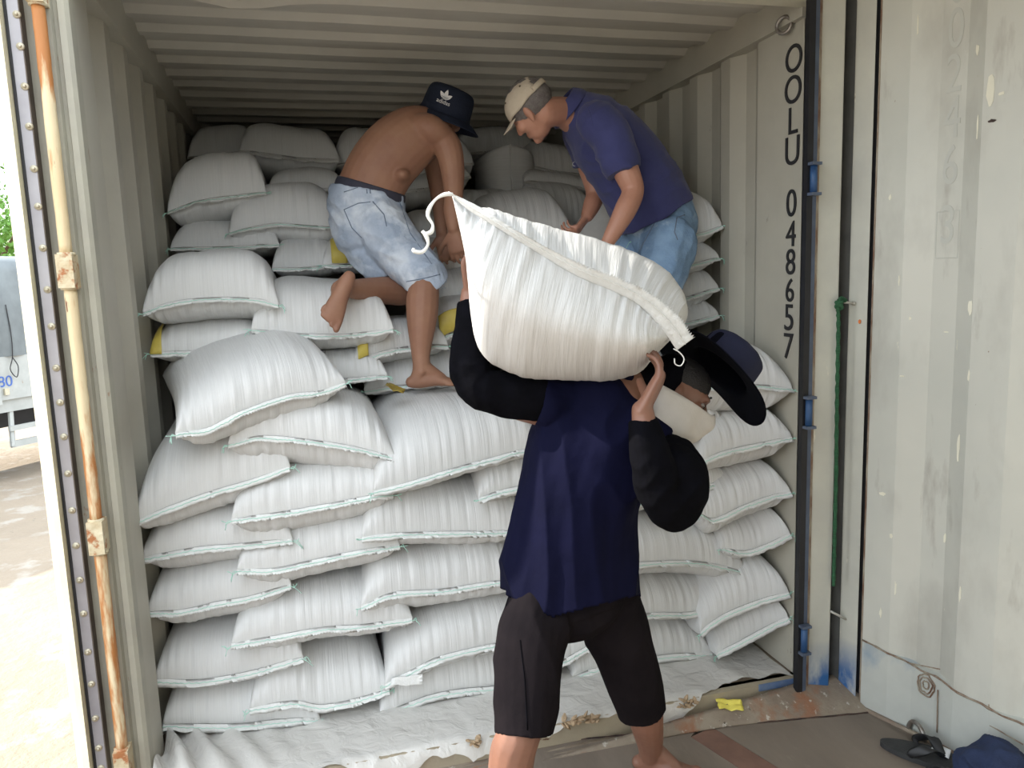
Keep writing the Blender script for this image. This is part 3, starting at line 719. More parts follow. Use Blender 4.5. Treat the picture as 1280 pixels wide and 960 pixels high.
        for a, b_ in zip(g, g[1:]):
            for j in range(8): bm.faces.new((a[j], b_[j], b_[j+1], a[j+1]))
        tp = from_bm('tape', bm, mname, root, True); tp['label'] = 'yellow tape tag'
        md = tp.modifiers.new('s', 'SOLIDIFY'); md.thickness = 0.0015
    return root

F = 0.28
FG = 'sacks of the front stack'
def fs(seam, Y=F, **k): 
    k.setdefault('group', FG); return sack(seam, Y, **k)
# column against the left wall, bottom to top
fs([(203, 905), (290, 906), (350, 900), (400, 897)], up=.16, dn=.02, label='bottom sack at the left wall, flat on the crumpled plastic', seed=11)
fs([(184, 850), (250, 850), (315, 839), (379, 820)], up=.15, dn=.06, label='second sack from the floor at the left wall, its left corner rolled into a knot', seed=12)
fs([(175, 765), (225, 763), (271, 753), (315, 745), (364, 729)], up=.15, dn=.08, label='third sack from the floor at the left wall, with a zigzag cut hem', seed=13, serr=True)
fs([(172, 697), (215, 690), (250, 684), (300, 680), (366, 673)], up=.14, dn=.08, label='fourth sack from the floor at the left wall, a crease down its middle', seed=14)
fs([(165, 653), (210, 634), (263, 615), (320, 598), (363, 582)], (0.22, 0.30), up=.19, dn=.09, label='tall bulging sack at the left wall just under the tilted white one', seed=15, rise=.10)
# second column
fs([(312, 885), (367, 877), (402, 882), (445, 874), (488, 860)], (0.26, 0.28), up=.17, dn=.03, label='stained sack second from the left in the lowest row', seed=21)
fs([(289, 804), (340, 796), (402, 785), (455, 781), (516, 772)], (0.24, 0.27), up=.15, dn=.07, label='sack in the second column, second from its bottom, with a pointed left ear', seed=22, serr=True)
fs([(296, 711), (340, 711), (385, 702), (440, 690), (500, 680)], (0.25, 0.27), up=.15, dn=.08, label='sack in the second column, third from its bottom, its left corner curled into a ring', seed=23, serr=True)
fs([(289, 648), (340, 642), (400, 632), (472, 618), (492, 616)], (0.24, 0.27), up=.16, dn=.09, label='sack in the second column, fourth from its bottom, with rolled left corner and zigzag hem', seed=24, serr=True)
fs([(285, 554), (327, 545), (380, 549), (440, 558), (494, 571)], (0.27, 0.27), up=.17, dn=.10, label='topmost sack of the second column, half under the tilted white one', seed=25, serr=True, rise=.02)
# third column
fs([(474, 893), (537, 870), (580, 862), (621, 858), (680, 845)], (0.27, 0.29), up=.17, dn=.02, label='lowest sack of the third column, left of the carrier\'s leg', seed=31)
fs([(481, 855), (515, 838), (551, 821), (618, 805), (690, 792)], (0.24, 0.27), up=.17, dn=.07, label='third-column sack second from the floor, a loose folded hem tail on its left', seed=32)
fs([(451, 757), (493, 741), (551, 737), (617, 727), (660, 722)], (0.25, 0.28), up=.16, dn=.09, label='third-column sack third from the floor, touching the edge of the grey shorts', seed=33, serr=True)
fs([(452, 671), (490, 667), (545, 665), (621, 664), (665, 660)], (0.25, 0.28), up=.18, dn=.07, label='third-column sack fourth from the floor, wide and evenly pleated', seed=34)
fs([(598, 622), (636, 611), (690, 602), (735, 597)], (0.26, 0.28), up=.13, dn=.05, label='sack half hidden behind the carrier\'s navy shirt under the big trodden sack', seed=35, L=.7)
fs([(467, 613), (500, 606), (566, 586), (610, 574), (650, 563), (680, 560)], (0.22, 0.28), up=.20, dn=.06, label='large sack trodden by the barefoot shirtless man, topmost of the third column', seed=36, rise=.06, L=.86)
tl_ = [r_ for r_ in COL.objects if r_.get('label', '').startswith('third-column sack second')][0]
ht = sheet('hem_tail', [W(488, 858, .225), W(528, 856, .215), W(528, 843, .225), W(490, 848, .235)], 'sack_hem', tl_, amp=.006, rag=.003, n=8)
# behind the carrier
fs([(640, 850), (697, 829), (735, 808), (758, 797)], up=.15, dn=.06, label='sack seen through the gap between the carrier\'s legs', seed=41)
fs([(690, 765), (740, 752), (800, 745)], (0.30, .3), up=.15, dn=.06, label='sack behind the carrier\'s hips', seed=42)
fs([(670, 690), (740, 685), (790, 682)], (0.31, .3), up=.17, dn=.06, label='sack behind the carrier\'s waist', seed=43)
fs([(680, 628), (740, 625), (800, 622)], (0.31, .3), up=.15, dn=.06, label='sack behind the carrier\'s chest', seed=44)
fs([(690, 565), (760, 560), (830, 558)], (0.33, .33), up=.17, dn=.06, label='upper sack behind the carrier\'s shoulders', seed=45)
# fourth column
fs([(715, 846), (745, 836), (827, 820), (891, 816)], (0.28, 0.26), up=.16, dn=.02, label='bottom sack right of the carrier\'s leg, lying on the plastic', seed=51)
fs([(745, 775), (817, 767), (860, 766), (906, 757)], (0.26, .24), up=.15, dn=.04, label='fourth-column sack second from the floor with a dark crease, right of the hip', seed=52)
fs([(740, 712), (798, 704), (850, 701), (887, 704), (934, 715)], (0.24, 0.20), up=.18, dn=.07, label='fourth-column sack with a long pointed right ear, under the carrier\'s elbow', seed=53)
fs([(780, 632), (830, 622), (866, 614), (909, 597)], (0.25, 0.24), up=.13, dn=.06, label='small rounded sack end peeping out beside the carrier\'s black sleeve', seed=54)
fs([(790, 560), (850, 548), (907, 529)], (0.25, 0.24), up=.14, dn=.06, label='upper fourth-column sack almost hidden behind the carrier\'s mask', seed=55)
# column against the right wall
RD = Vector((0.0, 0.85, 0.0))
for i, (seam, up_, dn_, lab) in enumerate([
        ([(895, 817), (925, 802), (962, 782), (1004, 768)], .14, .05, 'bluish sack lowest at the right wall, on the plastic'),
        ([(875, 790), (890, 778), (912, 765), (950, 750), (1004, 737)], .17, .07, 'bluish sack second from the floor at the right wall, ear frayed at its left'),
        ([(901, 684), (931, 689), (960, 680), (1004, 664)], .14, .06, 'bluish sack third from the floor at the right wall, puckered left corner'),
        ([(876, 641), (894, 648), (930, 632), (966, 619), (1004, 612)], .15, .09, 'bluish sack fourth from the floor at the right wall, left corner tucked in'),
        ([(874, 578), (903, 565), (950, 554), (1004, 544)], .15, .09, 'bluish sack fifth from the floor at the right wall, below the hat brim'),
        ([(872, 482), (920, 482), (950, 481), (1004, 484)], .17, .10, 'topmost sack at the right wall, under the painted code')]):
    fs(seam, (0.20, 0.06), up=up_, dn=dn_, D=RD, label=lab, seed=61+i, L=.85)
# the tilted white sack on top at the left
sack([(219, 541), (260, 535), (300, 515), (360, 494), (400, 489), (432, 477)], (0.14, 0.34), up=.145, dn=.09, D=Vector((-0.13, 0.62, 0.12)), label='bright white sack lying tilted on top of the front stack at the left', group=FG, seed=71, serr=True, ea=3.0)

# second step
SG = 'sacks of the second step'
def ss_(seam, Y, **k): k.setdefault('group', SG); k.setdefault('L', .75); return sack(seam, Y, **k)
ss_([(188, 440), (250, 438), (330, 432)], .62, up=.13, dn=.05, label='sack with a yellow tape at its left end, squeezed against the left wall', seed=81, tape=(.0, .10, -.02, .14, 'tape_yellow'))
ss_([(178, 390), (212, 378), (260, 372), (317, 373), (349, 380)], (.55, .60), up=.21, dn=.06, label='plump pleated sack at the left wall above the tilted white one', seed=82)
ss_([(362, 473), (420, 474), (484, 468)], .62, up=.12, dn=.03, label='flat sack below the kneeling foot, right beside the tilted white one', seed=83)
ss_([(300, 445), (345, 438)], .64, up=.08, dn=.03, label='sack corner with a small yellow tag between the two plump sacks', seed=89, tape=(.05, .6, .0, .09, 'tape_yellow'), L=.4)
ss_([(314, 410), (360, 416), (420, 418), (465, 414), (492, 410)], (.60, .62), up=.20, dn=.06, label='wide sack under the sole of the shirtless man', seed=84)
ss_([(442, 453), (475, 440), (510, 433), (560, 430)], (.66, .75), up=.13, dn=.05, label='sack with a zigzag ear and a yellow tag left of the standing leg', seed=85, serr=True, tape=(.05, .16, .0, .05, 'tape_yellow'), hemw=.035)
ss_([(455, 487), (520, 480), (600, 478)], .74, up=.14, dn=.04, label='sack behind the bare ankle of the standing leg', seed=86)
ss_([(520, 437), (545, 427), (568, 415), (620, 410)], .80, up=.17, dn=.05, label='sack right of the bare shin with a folded white hem', seed=87, tape=(.3, .6, .0, .03, 'tape_yellow'))
ss_([(545, 380), (600, 374), (650, 370)], 1.0, up=.17, dn=.05, label='sack behind the hanging hand of the shirtless man', seed=88)
# third step
UG = 'sacks of the third step'
def us_(seam, Y, **k): k.setdefault('group', UG); k.setdefault('L', .72); k.setdefault('nu', 60); k.setdefault('nv', 26); return sack(seam, Y, **k)
us_([(213, 309), (280, 308), (349, 304)], 1.22, up=.14, dn=.04, label='sack at the left wall squeezed below the slanting one', seed=91)
us_([(209, 264), (250, 250), (300, 243), (333, 239)], (1.20, 1.26), up=.24, dn=.07, label='slanting sack at the left wall on the third step', seed=92)
us_([(286, 290), (340, 279), (380, 281), (427, 284)], 1.22, up=.22, dn=.07, label='round sack left of the denim shorts', seed=93)
us_([(340, 334), (380, 334), (425, 330)], 1.14, up=.14, dn=.04, label='sack below the round sack left of the denim shorts', seed=94)
us_([(403, 330), (440, 330), (500, 325)], 1.10, up=.14, dn=.03, label='sack with a broad yellow tape beside the denim shorts', seed=95, tape=(.12, .32, .0, .12, 'tape_yellow'))
us_([(505, 300), (560, 300), (615, 297)], 1.35, up=.18, dn=.05, label='sack behind the forearm of the shirtless man', seed=96)
us_([(598, 302), (660, 300), (715, 292)], 1.30, up=.26, dn=.05, label='large round sack above the carried sack, between the two men', seed=97)
us_([(655, 285), (700, 282), (745, 276)], 1.60, up=.26, dn=.05, label='round sack left of the polo wearer\'s far hand', seed=98)
us_([(575, 262), (610, 262), (650, 262)], 1.65, up=.14, dn=.04, label='low sack under the upright one between the two men', seed=99)
us_([(500, 345), (560, 342), (600, 340)], 1.15, up=.18, dn=.05, label='sack beside the knee hem of the denim shorts', seed=100)
# top of the pile at the back
TG = 'sacks at the back under the roof'
def ts_(seam, Y, **k): k.setdefault('group', TG); k.setdefault('L', .65); k.setdefault('nu', 44); k.setdefault('nv', 22); k.setdefault('thread', False); return sack(seam, Y, **k)
ts_([(234, 196), (275, 192), (318, 186)], 2.12, up=.19, dn=.03, label='rumpled sack highest in the back left corner', seed=111)
ts_([(299, 186), (340, 192), (380, 197), (424, 198)], 1.95, up=.20, dn=.09, label='sack with a bright front hem in the back row, second from the left wall', seed=112, hemw=.04)
ts_([(335, 236), (380, 236), (430, 234)], 1.62, up=.13, dn=.04, label='sack just under the bright-hemmed one of the back row', seed=113)
ts_([(418, 205), (460, 200), (520, 198)], 2.05, up=.22, dn=.04, label='back row sack behind the bare shoulder blades', seed=114)
ts_([(500, 207), (545, 206), (592, 203)], 1.85, up=.20, dn=.11, label='sack right behind the bare upper arm', seed=115)
ts_([(500, 238), (550, 232), (588, 219)], 1.70, up=.10, dn=.07, label='flatter sack below the one behind the bare upper arm', seed=116)
ts_([(637, 180), (638, 200), (639, 225), (641, 247)], 1.80, up=.13, dn=.13, upv=Vector((-1, 0, 0)), label='sack standing on end with a vertical seam, between the two men', seed=117, L=.5, hemw=.012, ea=9.0)
ts_([(570, 192), (620, 188), (670, 186)], 2.30, up=.18, dn=.04, label='back row sack behind the upright one', seed=118)
ts_([(664, 206), (700, 214), (745, 218)], 1.95, up=.19, dn=.05, label='back row sack under the beige cap wearer\'s chin', seed=119)
ts_([(655, 225), (690, 228), (740, 236)], 1.75, up=.09, dn=.05, label='thin sack beneath the polo wearer\'s chin', seed=120, L=.5)
# stack behind the man in the polo at the right wall
RG = 'sacks behind the man in the polo'
for i, (seam, Y, up_, dn_, lab) in enumerate([
        ([(790, 300), (850, 294), (880, 290), (904, 280)], (.66, .58), .22, .06, 'topmost sack behind the polo wearer\'s hip at the right wall'),
        ([(800, 338), (850, 333), (899, 321)], (.64, .58), .13, .05, 'second sack from the top behind the polo wearer, with a thin wavy hem'),
        ([(800, 376), (850, 373), (898, 358)], (.64, .58), .14, .07, 'third sack from the top behind the polo wearer, right of a yellow scrap'),
        ([(800, 408), (860, 402), (898, 392)], (.64, .58), .12, .05, 'lowest visible sack of the stack behind the polo wearer, just above the hat')]):
    sack(seam, Y, up=up_, dn=dn_, label=lab, group=RG, seed=131+i, L=.8, D=Vector((-0.02, .8, 0)), tape=(.36, .46, .0, .06, 'tape_yellow') if i == 2 else None)
# olive scrap by the heel
o = sheet('paper_scrap', [W(480, 484, .50), W(504, 493, .45), W(507, 488, .52), W(487, 480, .58)], 'tag_olive', amp=.012, rag=.004, n=8)
o['label'] = 'crumpled olive yellow scrap beside the bare heel'; o['category'] = 'paper'
#PEOPLE
# ------------------------------------------------------------------ sculpting helpers for people
def loft(bm, st, side=None, n=18, sub=4, round0=True, round1=True, up=None):
    """st: [(point, rx, ry)]; rx along side. Smooth closed tube."""
    arr = [(*Vector(p), rx, ry) for p, rx, ry in st]
    A_ = crv(arr, sub) if len(arr) > 1 else arr
    P = [Vector(a[:3]) for a in A_]; RX = [max(0.002, a[3]) for a in A_]; RY = [max(0.002, a[4]) for a in A_]
    def cap(i, sgn):
        d = (P[i]-P[i-sgn]).normalized() if True else None
        r = min(RX[i], RY[i]); out = []
        for k in (1, 2, 3):
            a = k*math.pi/2/3.4
            out.append((P[i]+d*(r*math.sin(a)*0.9), RX[i]*math.cos(a), RY[i]*math.cos(a)))
        return out
    seq = [(p, a, b) for p, a, b in zip(P, RX, RY)]
    if round1: seq = seq + cap(len(P)-1, 1)
    if round0:
        d = (P[0]-P[1]).normalized(); r = min(RX[0], RY[0])
        seq = [(P[0]+d*(r*math.sin(k*math.pi/6.8)*0.9), RX[0]*math.cos(k*math.pi/6.8), RY[0]*math.cos(k*math.pi/6.8)) for k in (3, 2, 1)] + seq
    rings = []; prev = side
    for i, (p, a, b) in enumerate(seq):
        d = seq[min(i+1, len(seq)-1)][0]-seq[max(i-1, 0)][0]; d.normalize()
        if prev is None: x = frame_of(d)[0]
        else:
            x = prev-d*prev.dot(d)
            if x.length < 1e-4: x = frame_of(d)[0]
            x.normalize()
        if side is None: prev = x
        y = d.cross(x)
        rings.append([bm.verts.new(p+x*(a*math.cos(2*math.pi*k/n))+y*(b*math.sin(2*math.pi*k/n))) for k in range(n)])
    for a, b in zip(rings, rings[1:]):
        for k in range(n): bm.faces.new((a[k], a[(k+1) % n], b[(k+1) % n], b[k]))
    bm.faces.new(rings[0][::-1]); bm.faces.new(rings[-1])
def limb(bm, st, n=14, sub=4, **k): loft(bm, [(p, r, r) for p, r in st], None, n, sub, **k)
def basis(f, u):
    f = f.normalized(); u = (u-f*u.dot(f)).normalized(); s = f.cross(u); return f, u, s      # s = the person's right
def ell(bm, c, f, u, s, rf, ru, rs):
    M = Matrix(((f.x*rf, u.x*ru, s.x*rs, c.x), (f.y*rf, u.y*ru, s.y*rs, c.y), (f.z*rf, u.z*ru, s.z*rs, c.z), (0, 0, 0, 1)))
    bmesh.ops.create_icosphere(bm, subdivisions=3, radius=1.0, matrix=M)
def sculpt(name, build, voxel, smooth, m, parent, fold=None, sf=0.5):
    bm = bmesh.new(); build(bm); bmesh.ops.recalc_face_normals(bm, faces=bm.faces)
    me = bpy.data.meshes.new(name); bm.to_mesh(me); bm.free()
    o = bpy.data.objects.new(name, me); COL.objects.link(o)
    r = o.modifiers.new('r', 'REMESH'); r.mode = 'VOXEL'; r.voxel_size = voxel
    if smooth: s_ = o.modifiers.new('s', 'SMOOTH'); s_.iterations = smooth; s_.factor = sf
    dg = bpy.context.evaluated_depsgraph_get(); dg.update()
    m2 = bpy.data.meshes.new_from_object(o.evaluated_get(dg)); bpy.data.objects.remove(o)
    if fold:
        nv = len(m2.vertices); co = np.empty(nv*3); m2.vertices.foreach_get('co', co); no = np.empty(nv*3)
        m2.vertex_normals.foreach_get('vector', no); co = co.reshape(-1, 3); no = no.reshape(-1, 3)
        dd = np.array([fold(Vector(c)) for c in co]); co = co+no*dd[:, None]
        m2.vertices.foreach_set('co', co.ravel()); m2.update()
    m2.materials.clear(); m2.name = name
    return link(name, m2, m, parent, True)
def folds(amp, fx, seed=0, amp2=0.0, f2=30):
    """long soft creases: ridged noise, stretched by the vector fx"""
    def f(p):
        q = Vector((p.x*fx[0]+seed, p.y*fx[1], p.z*fx[2]))
        a = noise.noise(q + Vector((0, 0, 1))*noise.noise(q*0.5)*1.5); b = 1-abs(a)*2.6
        return amp*(b-0.45) + (amp2*noise.noise(p*f2) if amp2 else 0)
    return f
def hand(bm, w, d, nrm, thumb=1, curl=(0.5, 0.6, 0.5), spread=0.12, sc_=1.0, tcurl=0.4):
    """w wrist, d towards the knuckles, nrm out of the palm; returns nail spots"""
    d = d.normalized(); nrm = (nrm-d*nrm.dot(d)).normalized(); s = d.cross(nrm)*thumb
    k = w+d*0.088*sc_
    loft(bm, [(w-d*.01, .026*sc_, .019*sc_), (w+d*.03*sc_, .034*sc_, .017*sc_), (w+d*.07*sc_, .041*sc_, .0155*sc_), (k, .040*sc_, .0125*sc_)], side=s, n=14)
    tips = []
    for i, (off, L_, r_) in enumerate(((.030, .074, .0092), (.010, .084, .0095), (-.010, .078, .0092), (-.029, .062, .0082))):
        p = k - d*(.012+.004*abs(i-1))*sc_ + s*off*sc_; dr = (d + s*spread*(1.5-i)*.5).normalized(); ax = dr.cross(nrm).normalized()
        st = [(p, r_*1.1*sc_)]; sg = (.0, .46, .30, .24)
        for j in range(3):
            dr = Matrix.Rotation(curl[j]*(1+.06*i), 3, ax) @ dr
            p = p+dr*(L_*sg[j+1]*sc_*1.15); st.append((p, r_*(1-.10*(j+1))*sc_))
        limb(bm, st, 10, 3); tips.append((p.copy(), dr.copy()))
    p = w+d*.022*sc_+s*.026*sc_; dr = (s*.75+d*.65+nrm*.25).normalized(); st = [(p-dr*.01, .013*sc_)]
    ax = d
    for j, L_ in enumerate((.042, .032, .026)):
        p = p+dr*L_*sc_; st.append((p, (.0125-.0012*j)*sc_)); dr = (dr+nrm*tcurl*.5+d*.25*(1 if j else 0)).normalized()
    limb(bm, st, 10, 3); tips.append((p, dr))
    return tips
def foot(bm, ank, toe, up, sc_=1.0, side=1):
    toe = toe.normalized(); up = (up-toe*up.dot(toe)).normalized(); s = toe.cross(up)*side
    P = lambda a, b, c=0: ank+toe*a*sc_+up*b*sc_+s*c*sc_
    limb(bm, [(P(0, .03), .036*sc_), (P(-.005, -.01), .034*sc_), (P(-.022, -.045), .030*sc_)])
    loft(bm, [(P(-.045, -.050), .024*sc_, .024*sc_), (P(-.01, -.048), .031*sc_, .029*sc_), (P(.045, -.040), .034*sc_, .030*sc_), (P(.09, -.050), .041*sc_, .021*sc_), (P(.135, -.058), .045*sc_, .0145*sc_)], side=s, n=16)
    limb(bm, [(P(.0, .01), .036*sc_), (P(.035, -.012), .031*sc_), (P(.08, -.038), .022*sc_)])
    ell(bm, P(0, 0, .030), toe, up, s, .013*sc_, .013*sc_, .010*sc_); ell(bm, P(0, -.006, -.030), toe, up, s, .013*sc_, .013*sc_, .010*sc_)
    for i, (c, L_, r_) in enumerate(((.030, .036, .0135), (.008, .034, .0098), (-.010, .030, .0092), (-.026, .025, .0088), (-.040, .019, .0085))):
        limb(bm, [(P(.128-.007*i, -.058, c), r_*sc_), (P(.128-.007*i+L_*.6, -.055, c*1.04), r_*1.02*sc_), (P(.128-.007*i+L_, -.061, c*1.05), r_*.95*sc_)], 10, 3)
def head(bm, c, f, u, neck, nr=.056, k=1.0):
    f, u, s = basis(f, u)
    P = lambda a, b, g=0: c+f*a*k+u*b*k+s*g*k
    ell(bm, P(-.008, .028), f, u, s, .096*k, .090*k, .076*k)
    ell(bm, P(.022, -.020), f, u, s, .066*k, .080*k, .064*k)
    ell(bm, P(.034, -.062), f, u, s, .052*k, .046*k, .052*k)
    ell(bm, P(.070, -.092), f, u, s, .022*k, .018*k, .026*k)
    loft(bm, [(P(.083, .030, .034), .010*k, .010*k), (P(.092, .034, 0), .009*k, .011*k), (P(.083, .030, -.034), .010*k, .010*k)], n=10)
    limb(bm, [(P(.086, .020), .008*k), (P(.100, -.004), .0105*k), (P(.108, -.022), .0125*k)], 10)
    for g in (-.012, .012): ell(bm, P(.096, -.027, g), f, u, s, .011*k, .008*k, .008*k)
    for b, r_ in ((-.050, .0075), (-.062, .0085)): loft(bm, [(P(.078, b, .022), .005*k, .005*k), (P(.090, b, 0), r_*k, r_*k*.9), (P(.078, b, -.022), .005*k, .005*k)], n=8)
    for g in (-1, 1):
        ell(bm, P(.060, -.015, g*.042), f, u, s, .026*k, .024*k, .022*k)
        ell(bm, P(-.010, -.004, g*.078), (f+s*g*-.35).normalized(), u, (s+f*g*.35).normalized(), .016*k, .029*k, .009*k)
        ell(bm, P(-.004, -.030, g*.074), f, u, s, .010*k, .012*k, .008*k)
    limb(bm, [(P(-.022, -.040), nr*k), (c.lerp(neck, .6)-f*.012, nr*k*1.02), (neck, nr*k*1.25)], 16)
def eyes(c, f, u, parent, k=1.0):
    f, u, s = basis(f, u)
    for g in (-1, 1):
        bm = bmesh.new(); p = c+f*.0765*k+u*.008*k+s*g*.031*k; ell(bm, p, f, u, s, .010*k, .007*k, .012*k); e = from_bm('eye', bm, 'eye_white', parent, True)
        bm = bmesh.new(); ell(bm, p+f*.0075*k, f, u, s, .0045*k, .0055*k, .0055*k); from_bm('iris', bm, 'eye_dark', e, True)
        bm = bmesh.new(); q = c+f*.092*k+u*.040*k+s*g*.032*k
        tube(bm, [q-s*.017*k-u*.004*k-f*.004*k, q, q+s*.017*k-u*.004*k-f*.004*k], [.002, .004, .002], 6); from_bm('eyebrow', bm, 'hair_black', parent, True)
def revolve(name, c, ax, prof, m, parent, ref=None, n=48, wob=None, th=0.0025):
    """profile [(r, h)] turned about ax at c, given thickness"""
    ax = ax.normalized(); x = (ref or frame_of(ax)[0]); x = (x-ax*x.dot(ax)).normalized(); y = ax.cross(x)
    pr = crv(prof, 4); bm = bmesh.new(); g = []
    for i, (r_, h_) in enumerate(pr):
        row = []
        for k in range(n):
            a = 2*math.pi*k/n; rr, hh = (wob(r_, h_, a) if wob else (r_, h_))
            row.append(bm.verts.new(c+x*(rr*math.cos(a))+y*(rr*math.sin(a))+ax*hh))
        g.append(row)
    for a, b in zip(g, g[1:]):
        for k in range(n): bm.faces.new((a[k], a[(k+1) % n], b[(k+1) % n], b[k]))
    if pr[-1][0] < 0.02: bm.faces.new(g[-1])
    o = from_bm(name, bm, m, parent, True); md = o.modifiers.new('t', 'SOLIDIFY'); md.thickness = th; md.offset = 0
    return o, x, y

# ------------------------------------------------------------------ shirtless man on the stack
Am = empty('person', W(520, 488, .82), 'shirtless person in faded denim shorts and dark bucket hat bending over the sacks', 'person')
aY = .92
SA = Vector((0.62, -0.45, -0.55))
handA = {}
def bodyA(bm):
    sd_ = (W(520, 215, aY)-W(470, 160, aY)).normalized()
    loft(bm, [(W(458, 292, .95), .135, .115), (W(458, 262, .95), .150, .125), (W(464, 236, .94), .140, .115), (W(478, 208, .93), .140, .115), (W(499, 184, .93), .138, .116), (W(521, 169, .94), .126, .112), (W(542, 163, .96), .098, .090)], side=sd_, n=24)
    ell(bm, W(500, 221, .89), Vector((1, 0, 0)), Vector((0, 0, 1)), Vector((0, 1, 0)), .042, .034, .10)     # fold of the belly
    ell(bm, W(538, 164, .88), Vector((1, 0, -.25)).normalized(), Vector((0, 0, 1)), Vector((0, 1, 0)), .10, .070, .09)
    ell(bm, W(520, 166, .865), Vector((.7, 0, -.7)), Vector((.7, 0, .7)), Vector((0, 1, 0)), .085, .05, .045)  # shoulder blade
    # near arm
    limb(bm, [(W(552, 174, .88), .064), (W(561, 188, .86), .060), (W(566, 215, .85), .051), (W(567, 246, .85), .041), (W(566, 264, .84), .040), (W(567, 286, .82), .028)])
    handA['t'] = hand(bm, W(567, 288, .82), Vector((.12, 0, -1)), Vector((.5, .8, 0)), thumb=-1, curl=(.35, .5, .4))
    # far arm
    limb(bm, [(W(533, 165, 1.06), .062), (W(540, 190, 1.12), .052), (W(548, 240, 1.18), .040), (W(552, 290, 1.12), .028)])
    hand(bm, W(552, 292, 1.12), Vector((.2, 0, -1)), Vector((0, -.6, -.3)), thumb=1, curl=(.4, .5, .4))
    # standing leg
    limb(bm, [(W(474, 280, .90), .105), (W(500, 318, .82), .088), (W(527, 352, .72), .064), (W(528, 378, .69), .068), (W(527, 405, .67), .060), (W(526, 440, .65), .040), (W(527, 456, .64), .036)])
    foot(bm, W(527, 462, .64), Vector((1.0, -.12, -.02)), Vector((0, 0, 1)), side=-1)
    # kneeling leg
    limb(bm, [(W(448, 282, .98), .105), (W(470, 325, .94), .085), (W(507, 362, .88), .060), (W(480, 363, .80), .058), (W(455, 362, .70), .046), (W(432, 361, .60), .033)])
    foot(bm, W(427, 361, .57), W(402, 412, .50)-W(428, 352, .54), Vector((-.1, 1, .05)), side=1)
    head(bm, W(556, 142, 1.02), Vector((.30, .80, -.52)), Vector((.30, .30, .9)), W(543, 162, .98))
sculpt('body', bodyA, .0050, 3, 'skin_brown', Am)
def shortsA(bm):
    sd_ = Vector((1, -.2, -.1))
    loft(bm, [(W(460, 238, .945), .158, .132), (W(458, 258, .95), .165, .140), (W(462, 290, .95), .160, .140)], side=sd_, n=24, round0=False)
    limb(bm, [(W(470, 275, .90), .125), (W(498, 312, .83), .110), (W(529, 345, .74), .095), (W(532, 349, .735), .094)], round1=False, n=20)
    limb(bm, [(W(450, 280, .98), .122), (W(468, 318, .94), .106), (W(492, 346, .90), .088)], round1=False, n=20)
sh = sculpt('shorts', shortsA, .006, 3, 'denim_light', Am, fold=folds(.007, (9, 9, 14), 3, .002, 40))
# waistband, seams, pockets
def wbA(bm):
    loft(bm, [(W(461, 248, .945), .150, .127), (W(463, 240, .943), .153, .129), (W(465, 232, .94), .147, .122)], side=(W(520, 215, aY)-W(470, 160, aY)).normalized(), n=24, round0=False, round1=False)
sculpt('waistband', wbA, .005, 1, 'waistband', Am)
def seamline(parent, pts, r, m, n=6, sub=6):
    bm = bmesh.new(); tube(bm, crv([tuple(p) for p in pts], sub), r, n); return from_bm('seam', bm, m, parent, True)
def on(px, py, Y, parent=None, lift=.002):
    """first surface of the garment met by the line of sight"""
    d = ray(px, py).normalized()
    hit, loc, nr, _ = parent.ray_cast(CAM, d)
    return loc - d*lift if hit else W(px, py, Y)
def seams(parent, lines, r, m):
    bpy.context.view_layer.update()
    for l in lines:
        pts = []
        for a, b in zip(l, l[1:]):
            for k in range(6): t_ = k/6; pts.append(on(a[0]+(b[0]-a[0])*t_, a[1]+(b[1]-a[1])*t_, .9, parent, r*.3))
        seamline(parent, pts, r, m, 5, 1)
seams(sh, [[(430, 262), (448, 254), (466, 252)], [(466, 252), (480, 268), (484, 286)], [(430, 262), (440, 285), (455, 300)], [(494, 236), (512, 290), (545, 338)], [(508, 352), (530, 348), (554, 342)], [(430, 240), (455, 232), (482, 236)], [(458, 230), (459, 244)], [(462, 230), (463, 244)]], .0022, 'denim_seam')
# dark bucket hat with a pale three-leaf emblem
hc = W(557, 141, .985); hu = (_r*.35+_u*.88-_f*.24).normalized()
hat, hx, hy = revolve('bucket_hat', hc, hu, [(.168, -.050), (.146, -.034), (.113, -.006), (.107, .040), (.100, .084), (.080, .104), (.03, .110), (.004, .110)], 'hat_navy', Am, ref=_r,
                      wob=lambda r_, h_, a: (r_*(1+.02*math.sin(3*a)), h_-.012*(1 if r_ > .12 else 0)*math.cos(a-2.2)))
bpy.context.view_layer.update()
lc = on(557, 119, .86, hat, 0.0)
ln = -ray(557, 120).normalized(); lu = hu-ln*hu.dot(ln); lu.normalize(); lx = lu.cross(ln).normalized()
if lx.dot(_r) < 0: lx = -lx
def flat_on(parent, name, outline, m, off=0.003, th=0.001):
    bm = bmesh.new(); vs = [bm.verts.new(p) for p in outline]; vs2 = [bm.verts.new(p + ln*th) for p in outline]
    bm.faces.new(vs); bm.faces.new(vs2[::-1]); n = len(vs)
    for k in range(n): bm.faces.new((vs[k], vs[(k+1) % n], vs2[(k+1) % n], vs2[k]))
    return from_bm(name, bm, m, parent)
for ang, L_ in ((4, .040), (52, .036), (-44, .036)):
    a = math.radians(ang); dr = lu*math.cos(a)+lx*math.sin(a); pr = lx*math.cos(a)-lu*math.sin(a)
    base = lc - lu*.016 + ln*.009
    o_ = [base+dr*(L_*t_)+pr*(w_*.0082) for t_, w_ in ((0, .3), (.3, .95), (.55, 1), (.8, .6), (1, 0), (.8, -.6), (.55, -1), (.3, -.95), (0, -.3))]
    flat_on(hat, 'emblem', o_, 'logo_white')
